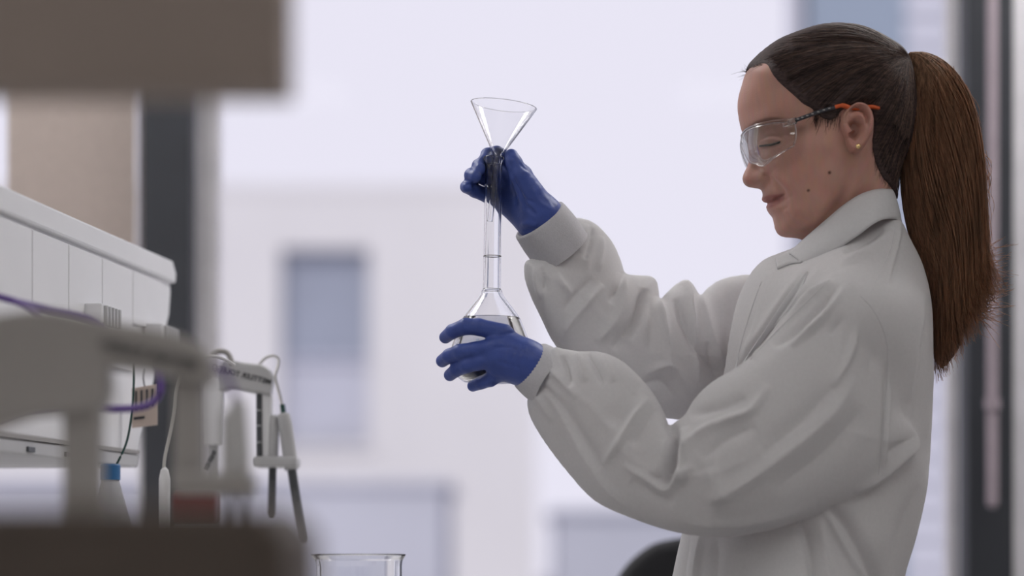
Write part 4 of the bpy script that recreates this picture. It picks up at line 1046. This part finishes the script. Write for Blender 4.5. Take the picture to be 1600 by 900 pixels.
tfold = [([(1258, 424), (1225, 470), (1190, 522), (1154, 575), (1135, 610)], 5, -9), ([(1262, 436), (1232, 480), (1200, 530), (1165, 580)], 7, 6), ([(1246, 430), (1215, 472), (1180, 524), (1148, 575)], 7, 5),
                    ([(1200, 432), (1180, 470), (1165, 530), (1150, 600)], 5, 4), ([(1190, 440), (1176, 480), (1160, 540)], 4, -4),
                    ([(1397, 356), (1385, 400), (1368, 440), (1357, 465)], 3, 3), ([(1405, 356), (1393, 400), (1376, 440), (1366, 470)], 4, -3),
                    ([(1300, 412), (1330, 395), (1365, 372)], 7, -5), ([(1310, 420), (1345, 400), (1380, 372)], 8, 4), ([(1290, 430), (1320, 418), (1350, 415)], 7, 4),
                    ([(1440, 470), (1420, 560), (1412, 650), (1400, 720)], 9, -5), ([(1425, 470), (1405, 560), (1395, 640)], 10, 5), ([(1450, 560), (1440, 640), (1432, 690)], 6, 4),
                    ([(1250, 790), (1270, 810), (1295, 855), (1322, 905), (1350, 980)], 6, 9), ([(1262, 790), (1290, 815), (1315, 855), (1345, 905), (1375, 980)], 13, -12), ([(1228, 810), (1240, 850), (1246, 900), (1250, 1000)], 8, -10), ([(1258, 805), (1263, 850), (1268, 900), (1272, 1000)], 8, 6),
                    ([(1090, 830), (1080, 900), (1070, 1000)], 4, 8), ([(1074, 830), (1062, 900), (1050, 1000)], 4, -6), ([(1110, 835), (1105, 900), (1095, 1000)], 9, -5), ([(1420, 760), (1390, 830), (1370, 900), (1360, 980)], 14, -6), ([(1440, 740), (1420, 820), (1396, 900)], 9, 5)]
def w_near(U, V_):
    t = np.clip((U-830)/(1110-830), 0, 1); a = 62+(205-62)*t**0.9
    t2 = np.clip((U-1110)/(1400-1110), 0, 1)
    return a-62*t2**1.3
npoly = catmull([(862, 545), (880, 545), (905, 549), (938, 550), (970, 563), (1000, 590), (1022, 617), (1038, 646), (1045, 664), (1054, 660), (1070, 648), (1086, 622), (1112, 597), (1152, 573), (1192, 541), (1238, 492), (1275, 450), (1305, 434), (1335, 440), (1362, 470), (1384, 520), (1396, 590), (1406, 645), (1424, 668), (1436, 688), (1426, 712), (1396, 740), (1345, 774), (1270, 806), (1200, 829), (1130, 839), (1062, 833), (990, 811), (930, 783), (888, 739), (852, 692), (830, 655), (824, 632), (828, 610), (842, 585)], 4, True)
nf = [([(850, 600), (872, 640), (905, 702), (945, 762), (990, 800)], 9, 5), ([(872, 620), (905, 680), (940, 735)], 9, -5), ([(1012, 622), (985, 660), (962, 700), (940, 730)], 8, 7), ([(1000, 600), (975, 640), (955, 670)], 14, -5), ([(1025, 640), (1000, 675), (985, 700)], 10, -6),
      ([(1046, 660), (1050, 690), (1046, 725), (1038, 765)], 7, -17), ([(970, 728), (1005, 748), (1036, 766), (1060, 745), (1080, 730)], 7, 7), ([(1062, 670), (1068, 700), (1062, 730), (1052, 760)], 10, 9), ([(1034, 690), (1030, 720), (1020, 745)], 10, 6), ([(985, 750), (1020, 775), (1050, 785)], 10, -5),
      ([(1050, 720), (1090, 680), (1130, 660), (1165, 646), (1195, 605)], 8, 8), ([(1075, 650), (1120, 640), (1160, 625)], 9, -6), ([(1090, 720), (1130, 690), (1175, 670)], 12, -6), ([(1100, 735), (1112, 760), (1118, 790)], 14, 6),
      ([(1330, 590), (1290, 650), (1220, 710), (1150, 760), (1095, 790)], 16, 7), ([(1300, 600), (1240, 670), (1180, 710)], 18, -5), ([(1340, 640), (1280, 710), (1200, 770)], 18, -5),
      ([(1296, 437), (1262, 470), (1215, 515), (1172, 562)], 5, 14), ([(1306, 448), (1280, 480), (1245, 515), (1205, 545)], 6, -8), ([(1320, 446), (1298, 478), (1270, 510), (1230, 545)], 6, 11), ([(1335, 455), (1318, 490), (1290, 530)], 8, -6), ([(1345, 462), (1338, 500), (1318, 560), (1290, 610)], 7, 8), ([(1358, 478), (1362, 530), (1350, 590)], 10, -5),
      ([(1385, 530), (1383, 600), (1378, 680), (1373, 745)], 3, 4), ([(1378, 530), (1376, 600), (1371, 680), (1366, 740)], 4, -3), ([(1449, 684), (1410, 715), (1372, 744), (1330, 772)], 7, 7), ([(1430, 680), (1400, 700), (1380, 715)], 12, -6), ([(1270, 790), (1200, 812), (1130, 822), (1060, 815)], 10, 3),
      ([(878, 556), (886, 580), (890, 610)], 5, -6), ([(900, 553), (908, 575), (914, 600)], 5, 5), ([(918, 552), (932, 580), (942, 605)], 5, -6), ([(938, 556), (950, 580), (958, 600)], 6, 4), ([(842, 600), (862, 618), (880, 640)], 5, -5), ([(836, 618), (850, 636), (864, 660)], 6, 4), ([(858, 580), (880, 600), (900, 625)], 6, 5)]
def w_far(U, V_):
    t = np.clip((U-850)/(1130-850), 0, 1)
    return -28-150*t**0.85
fpoly = catmull([(868, 395), (880, 352), (893, 342), (908, 341), (926, 347), (944, 362), (960, 384), (971, 410), (977, 427), (995, 430), (1014, 431), (1025, 438), (1029, 452), (1031, 468), (1044, 455), (1058, 443), (1072, 437), (1083, 445), (1094, 461), (1106, 450), (1124, 438), (1150, 431), (1180, 431), (1215, 450), (1240, 520), (1230, 600), (1180, 648), (1120, 664), (1062, 656), (1030, 652), (980, 640), (920, 600), (868, 540), (844, 494), (828, 460), (819, 430), (822, 408), (845, 402)], 4, True)
ff = [([(1005, 455), (1000, 480), (985, 515), (955, 552)], 9, -13), ([(975, 430), (972, 465), (960, 505), (930, 540)], 10, 8), ([(1028, 466), (1034, 505), (1040, 550), (1042, 600)], 7, 7), ([(1014, 470), (1016, 510), (1012, 560)], 10, -4),
      ([(1052, 470), (1066, 510), (1084, 550), (1118, 590)], 8, -12), ([(1073, 438), (1076, 480), (1080, 520), (1088, 605)], 6, 8), ([(1094, 462), (1100, 500), (1112, 545), (1130, 580)], 10, 6), ([(1100, 540), (1108, 570), (1125, 600)], 9, -8),
      ([(916, 352), (913, 372), (903, 398)], 4, 4), ([(926, 358), (924, 380), (912, 410)], 5, -5), ([(940, 372), (938, 400), (930, 430)], 6, 4), ([(975, 428), (968, 450), (950, 480)], 7, -6), ([(940, 450), (915, 480), (890, 510), (876, 536)], 7, 6), ([(925, 440), (900, 465), (880, 490)], 8, -5), ([(845, 420), (852, 440), (850, 460)], 5, -6), ([(835, 420), (838, 445), (845, 470)], 4, 4), ([(868, 432), (880, 452), (895, 468)], 6, 4),
      ([(1000, 590), (1040, 575), (1060, 590), (1075, 620)], 8, 5), ([(990, 610), (1030, 600), (1050, 625)], 9, -5)]
def place(pts, wf):          # traced points moved to where they stand at the sleeve's own depth
    pts = np.asarray(pts, float); w = wf(pts[:, 0], pts[:, 1]); k_ = (1-w*S/D)[:, None]
    return np.array([800, HOR])+(pts-np.array([800, HOR]))*k_
def back_to(wf):
    def g(U, V_):
        w = wf(U, V_)
        for _ in range(3): w = wf(800+(U-800)/(1-w*S/D), V_)
        return w
    return g
wn_, wf_ = back_to(w_near), back_to(w_far)
npoly2, fpoly2 = place(npoly, w_near), place(fpoly, w_far)
def sstep(x, a, b): t = np.clip((x-a)/(b-a), 0, 1); return t*t*(3-2*t)
COATS = []
for TS, v_lo, v_hi in ((3.0, 326, 925), (7.0, 905, 1600)):
    gu = np.arange(800, 1474, TS); gv = np.arange(v_lo, v_hi, TS); U, V_ = np.meshgrid(gu, gv, indexing='ij')
    td = smooth_dist(poly_sdf(tpoly, U, V_), TS, 14.0)
    th = np.exp(np.clip(tf(U, V_), math.log(60), math.log(2500)))*td
    gw = np.arange(-300, 301, TS).astype(np.float32)
    def part_field(h, wc): return lin((gw[None, None, :]-wc[:, :, None].astype(np.float32))**2, h[:, :, None].astype(np.float32))
    Ft = part_field(th, np.zeros_like(U))
    hn = balloon(npoly2, TS, 0.60, at=(U, V_)); Fn = part_field(hn, wn_(U, V_))
    hf = balloon(fpoly2, TS, 0.60, at=(U, V_)); Ff = part_field(hf, wf_(U, V_))
    kb_n = 5+34*np.maximum((1-sstep(V_, 470, 600))*sstep(U, 1230, 1300), sstep(U, 1345, 1420))
    kb_f = 5+20*sstep(U, 1120, 1190)
    F = smin(Ft, Fn, kb_n[:, :, None].astype(np.float32))
    F = smin(F, Ff, kb_f[:, :, None].astype(np.float32))
    V3, Fc = snets(F, (gu[0], gv[0], gw[0]), (TS,)*3); del F
    ii = [np.clip(np.round((V3[:, a]-o_)/TS).astype(int), 0, n_-1) for a, o_, n_ in ((0, gu[0], len(gu)), (1, gv[0], len(gv)), (2, gw[0], len(gw)))]
    vt, vn, vf = Ft[ii[0], ii[1], ii[2]], Fn[ii[0], ii[1], ii[2]], Ff[ii[0], ii[1], ii[2]]
    del Ft, Fn, Ff
    V3 = relax(V3, Fc, 4)
    Vt = V3*np.array([1, -1, 1]); N = vnormals(Vt, orient(Vt, Fc))*np.array([1, -1, 1])
    wgt_n = 1/(1+np.exp(np.clip((vn-np.minimum(vt, vf))/4, -30, 30))); wgt_f = 1/(1+np.exp(np.clip((vf-np.minimum(vt, vn))/4, -30, 30)))
    wgt_t = np.clip(1-wgt_n-wgt_f, 0, 1)
    dl = np.zeros(len(V3))
    for pts, wd, am in tfold: dl += wgt_t*stroke(V3[:, 0], V3[:, 1], pts, wd, am*1.25, crisp=True)*np.clip(np.abs(N[:, 2])*1.5+0.1, 0, 1)
    for pts, wd, am in nf: dl += np.maximum(wgt_n, 0.0)*stroke(V3[:, 0], V3[:, 1], place(pts, w_near), wd*0.9, am*1.35, crisp=True)*np.clip(N[:, 2]*1.6+0.15, 0, 1)
    for pts, wd, am in ff: dl += wgt_f*stroke(V3[:, 0], V3[:, 1], place(pts, w_far), wd*0.9, am*1.3, crisp=True)*np.clip(N[:, 2]*1.6+0.15, 0, 1)
    V3 = V3+N*dl[:, None]
    Wd = dep(V3); Fc = orient(Wd, Fc)
    lab = np.argmin(np.stack([vt, vn, vf], 1), 1)
    fl_ = np.sort(lab[Fc], axis=1)[:, 1]
    me = mesh_np('coat_all', Wd, Fc)
    nrm = np.zeros(len(Wd)*3, np.float32); me.vertices.foreach_get('normal', nrm); nrm = nrm.reshape(-1, 3)
    bpy.data.meshes.remove(me)
    for q_, nm in ((0, 'coat_body'), (1, 'sleeve'), (2, 'sleeve')) if v_lo < 900 else ((0, 'coat_skirt'),):
        f_ = Fc[fl_ == q_]; used, inv = np.unique(f_, return_inverse=True)
        o = link(nm, mesh_np(nm, Wd[used], inv.reshape(f_.shape)), M['coat'], coat, PO)
        o.data.normals_split_custom_set_from_vertices([tuple(x) for x in nrm[used].tolist()])
    if v_lo < 900: COATS.append((Wd, Fc))
from mathutils.bvhtree import BVHTree
bvh = BVHTree.FromPolygons([tuple(x) for x in COATS[0][0].tolist()], [tuple(x) for x in COATS[0][1].tolist()])
def seam(pts, r=1.0, wf=None, lift=0.2):
    P = catmull(pts, 8)
    out_ = []
    for u, v in P:
        # along the line of sight, first cloth met
        d_ = (Vector(W(u, v, 3.0))-cam.location).normalized()
        h_ = bvh.ray_cast(cam.location, d_)
        if h_[0] is not None: out_.append(np.array(h_[0])-np.array(d_)*lift*S)
    if len(out_) < 4: return
    A_ = np.array(out_)
    for _ in range(2): A_[1:-1] = (A_[:-2]+2*A_[1:-1]+A_[2:])/4
    V_2, F_2 = tubes(A_[None], np.full((1, len(A_)), r*S), 6)
    link('seam', mesh_np('seam', V_2, F_2), M['coat'], coat, PO)
def on_coat(u, v, lift):
    d_ = (Vector(W(u, v, 3.0))-cam.location).normalized(); h_ = bvh.ray_cast(cam.location, d_)
    return None if h_[0] is None else np.array(h_[0])-np.array(d_)*lift*S
def flap(name, e0, e1, l0, l1, thick=0.0016):
    '''a strip of cloth lying on the coat between two traced edges, lifted by l0 .. l1 pixels'''
    A_, B_ = catmull(e0, 6), catmull(e1, 6); rows = []
    for t in np.linspace(0, 1, 7):
        row = []
        for a_, b_ in zip(A_, B_):
            q_ = a_*(1-t)+b_*t; h_ = on_coat(q_[0], q_[1], l0*(1-t)+l1*t); row.append(h_)
        good = [x for x in row if x is not None]
        if not good: return
        row = [x if x is not None else min(good, key=lambda g: abs(i-len(row)/2)) for i, x in enumerate(row)]
        rows.append(row)
    R_ = np.array(rows)
    for _ in range(2): R_[:, 1:-1] = (R_[:, :-2]+2*R_[:, 1:-1]+R_[:, 2:])/4
    nu, nv, _ = R_.shape; idx = np.arange(nu*nv).reshape(nu, nv)
    f_ = np.stack([idx[:-1, :-1], idx[1:, :-1], idx[1:, 1:], idx[:-1, 1:]], -1).reshape(-1, 4)
    o = link(name, mesh_np(name, R_.reshape(-1, 3), f_), M['coat'], coat, PO)
    md = o.modifiers.new('thickness', 'SOLIDIFY'); md.thickness = thick; md.offset = 0
flap('placket', [(1259, 424), (1228, 466), (1196, 514), (1170, 553)], [(1262, 425), (1243, 471), (1206, 516), (1173, 555)], 5, 0.6)
flap('lapel', [(1264, 377), (1244, 386), (1226, 395), (1211, 403)], [(1252, 410), (1239, 411), (1228, 414), (1215, 420)], 5, 5)
for pts in ([(1398, 358), (1390, 392), (1376, 425), (1358, 462)], [(1345, 462), (1366, 486), (1382, 520), (1388, 560), (1384, 620), (1378, 690), (1373, 742)], [(1256, 428), (1226, 470), (1192, 522), (1160, 568)], [(1190, 440), (1176, 478), (1160, 530), (1148, 580)], [(1296, 437), (1262, 470), (1215, 516), (1172, 562)]):
    seam(pts)
# ribbed cuffs: open knitted bands around the wrists
def cuff(a, b, ra, rb, rd, name='cuff'):
    a = np.array(a, float); b = np.array(b, float); ax = b-a; ax /= np.linalg.norm(ax)
    p = np.cross(ax, [0, 0, 1.0]); p /= np.linalg.norm(p); q = np.cross(ax, p)
    n = 96; m_ = 14; V = []
    prof = [(0.0, -5), (0.0, -1.5), (0.015, 0.0)]+[(t, 0.0) for t in np.linspace(0.06, 1, m_)]
    for t, off in prof:
        c = a+(b-a)*t; rr = ra+(rb-ra)*t+off+2.0*math.sin(math.pi*t)
        for i in range(n):
            th_ = 2*math.pi*i/n; rib = 0.45*(1 if i % 2 else -1) if t > 0.02 else 0
            V.append(c+p*math.cos(th_)*(rr+rib)+q*math.sin(th_)*(rr*rd+rib))
    k_ = len(prof); Fc = []
    for j in range(k_-1):
        for i in range(n): Fc.append((j*n+i, j*n+(i+1) % n, (j+1)*n+(i+1) % n, (j+1)*n+i))
    Wd = dep(np.array(V)); o = link(name, mesh_np(name, Wd, np.array(Fc)), M['rib'], coat, PO)
    bm = bmesh.new(); bm.from_mesh(o.data); bmesh.ops.recalc_face_normals(bm, faces=bm.faces); bm.to_mesh(o.data); bm.free()
    return o
cuff(pc(829, 571, 58), pc(866, 597, 76), 40, 44, 0.86)
cuff(pc(842, 343, -22), pc(880, 394, -44), 45.5, 47, 1.0)
# collar
ctop = [(1229, 401, 40), (1248, 383, 54), (1269, 365, 66), (1288, 349, 74), (1307, 333, 78), (1330, 318, 79), (1352, 309, 72), (1372, 304, 56), (1388, 302, 34), (1396, 301, 0)]
cbot = [(1246, 426, 78), (1268, 417, 94), (1291, 405, 106), (1308, 394, 114), (1326, 382, 118), (1343, 369, 116), (1360, 359, 106), (1380, 353, 84), (1397, 353, 50), (1409, 356, 0)]
def collar_grid(sg):
    a = catmull(ctop, 5); b = catmull(cbot, 5); rows = []
    for t in np.linspace(0, 1, 12):
        r = a*(1-t)+b*t; r[:, 2] += 9*math.sin(math.pi*t); rows.append(r*np.array([1, 1, sg]))
    return np.array(rows)
for sg in (1, -1):
    o = patch('collar', collar_grid(sg), 0.0022, M['coat'], coat, PO)
    # the standing inside of the collar
    a = catmull(ctop, 5); lo = a.copy(); lo[:, 1] += 46*np.linspace(0.3, 1, len(a)); lo[:, 0] += 6; lo[:, 2] = lo[:, 2]*0.97+2
    a2 = a.copy(); a2[:, 1] += 1.0; a2[:, 2] *= 0.97
    patch('collar_stand', np.array([a2*(1-t)+lo*t for t in np.linspace(0, 1, 8)])*np.array([1, 1, sg]), 0.002, M['coat'], coat, PO)
# trousers and shoes (below the picture)
G, go = grid((1150, 900, -190), (1420, 2320, 190), 9.0)
Fb = None
for a, b, ra, rb in [((1290, 940, 60), (1295, 1640, 78), 100, 72), ((1295, 1640, 78), (1312, 2270, 76), 72, 58), ((1290, 940, -60), (1295, 1640, -78), 100, 72), ((1295, 1640, -78), (1312, 2270, -76), 72, 58)]:
    f = rcone(G, a, b, ra, rb); Fb = f if Fb is None else smin(Fb, f, 10)
TV, TF = snets(Fb, go, (9.0,)*3); child('trousers', relax(TV, TF, 2), TF, M['trouser'])
G, go = grid((1120, 2255, -130), (1380, 2384, 130), 6.0)
for sg in (1, -1):
    f = smin(rcone(G, (1322, 2336, sg*75), (1185, 2350, sg*82), 42, 30), rcone(G, (1318, 2300, sg*75), (1322, 2336, sg*75), 44, 44), 12)
    f = np.maximum(f, G[..., 1]-2380.5)
    SV, SF = snets(f, go, (6.0,)*3); child('shoe', relax(SV, SF, 1), SF, M['shoe'])

# ------------------------------------------------------------------ gloved hands
def hand(palm, fingers, lo, hi, st=1.7, kp=14, kf=5):
    G, go = grid(lo, hi, st); F = None
    for a, b, ra, rb in palm:
        f = rcone(G, pc(*a), pc(*b), ra, rb); F = f if F is None else smin(F, f, kp)
    for fi in fingers:
        f = None
        for (a, ra), (b, rb) in zip(fi[:-1], fi[1:]):
            g = rcone(G, pc(*a), pc(*b), ra, rb); f = g if f is None else smin(f, g, 2.5)
        F = smin(F, f, kf)
    V, Fc = snets(F, go, (st,)*3)
    return relax(V, Fc, 2), Fc
def wrinkle(V, Fc, lines):
    Vt = V*np.array([1, -1, 1]); N = vnormals(Vt, orient(Vt, Fc))*np.array([1, -1, 1]); d = np.zeros(len(V))
    for pts, wd, am in lines: d += stroke(V[:, 0], V[:, 1], pts, wd, am)
    return V+N*(d*np.clip(N[:, 2]*1.5, 0, 1))[:, None]
# lower hand round the bulb (back of the hand to the viewer)
palm = [((856, 586, 66), (822, 565, 70), 33, 31), ((822, 560, 70), (785, 524, 74), 27, 15), ((822, 566, 72), (774, 541, 82), 26, 16), ((822, 572, 72), (772, 560, 82), 26, 16), ((822, 578, 68), (776, 578, 72), 24, 15), ((815, 560, 45), (800, 556, 5), 22, 18)]
fing = [[((788, 521, 75), 14.5), ((748, 511, 79), 13.2), ((728, 510, 76), 12.8), ((707, 518, 62), 11.2), ((696, 527, 44), 9.8)],
        [((778, 541, 82), 14), ((742, 547, 84), 12.8), ((719, 550, 79), 12.2), ((702, 556, 64), 11), ((691, 564, 46), 10)],
        [((774, 560, 82), 14), ((748, 566, 82), 12.4), ((729, 571, 76), 11.8), ((713, 578, 62), 10.6), ((703, 586, 46), 9.6)],
        [((782, 582, 70), 13), ((766, 593, 66), 11.2), ((752, 598, 58), 10), ((739, 603, 46), 9)],
        [((808, 562, 20), 17), ((790, 572, -30), 15), ((764, 570, -66), 13), ((740, 560, -74), 11)]]
V3, Fc = hand(palm, fing, (660, 470, -100), (900, 640, 120))
V3 = wrinkle(V3, Fc, [([(775, 535), (800, 528), (825, 530)], 3, -1.5), ([(770, 552), (795, 552), (820, 560)], 3, -1.4), ([(775, 572), (800, 578), (815, 585)], 3, -1.2), ([(800, 540), (796, 560), (792, 585)], 4, 1.2), ([(812, 545), (806, 565), (802, 592)], 3, 1.0), ([(822, 548), (815, 570), (808, 596)], 3, 1.1), ([(765, 580), (772, 588), (780, 594)], 3, 1.5), ([(760, 586), (768, 594), (774, 600)], 2, -1.2)])
g = child('glove', V3, Fc, M['glove']); g['label'] = 'blue nitrile glove cupping the bulb of the flask'
# upper hand round the neck (palm side to the viewer)
palm = [((862, 368, -30), (846, 344, -22), 28, 35), ((848, 338, -22), (816, 276, -32), 28, 17), ((846, 342, -26), (806, 290, -40), 28, 18), ((842, 346, -26), (796, 306, -42), 26, 17), ((838, 350, -22), (790, 320, -38), 24, 15), ((846, 332, -4), (822, 290, 8), 27, 18)]
fing = [[((816, 272, -34), 14.5), ((796, 250, -38), 12.5), ((776, 240, -34), 11.8), ((762, 242, -24), 11), ((757, 250, -8), 9.5)],
        [((806, 288, -42), 14), ((776, 264, -42), 12.4), ((756, 257, -32), 11.6), ((748, 259, -14), 10.6), ((750, 264, 2), 9)],
        [((796, 304, -42), 14), ((766, 282, -40), 12.4), ((745, 273, -26), 12), ((737, 274, -6), 11.6), ((743, 276, 8), 9.6)],
        [((790, 318, -38), 13), ((762, 306, -32), 11.5), ((742, 298, -22), 10.8), ((729, 292, -8), 9.8), ((730, 293, 2), 8.5)],
        [((828, 300, 6), 20), ((812, 274, 16), 16), ((803, 254, 16), 13), ((799, 243, 11), 10.5)]]
V3, Fc = hand(palm, fing, (690, 205, -110), (930, 430, 70))
V3 = wrinkle(V3, Fc, [([(796, 268), (808, 300), (822, 325), (840, 340)], 4, -3.5), ([(806, 290), (818, 312), (838, 322)], 3, -1.6), ([(812, 260), (822, 268), (838, 270)], 3, -1.6), ([(830, 296), (842, 318), (862, 330)], 4, 1.4), ([(812, 352), (826, 350), (838, 356)], 4, 2.5), ([(816, 360), (830, 360), (842, 362)], 2.5, -2.0), ([(850, 296), (862, 312), (868, 330)], 4, -1.4)])
g = child('glove', V3, Fc, M['glove']); g['label'] = 'blue nitrile glove gripping the neck of the flask'
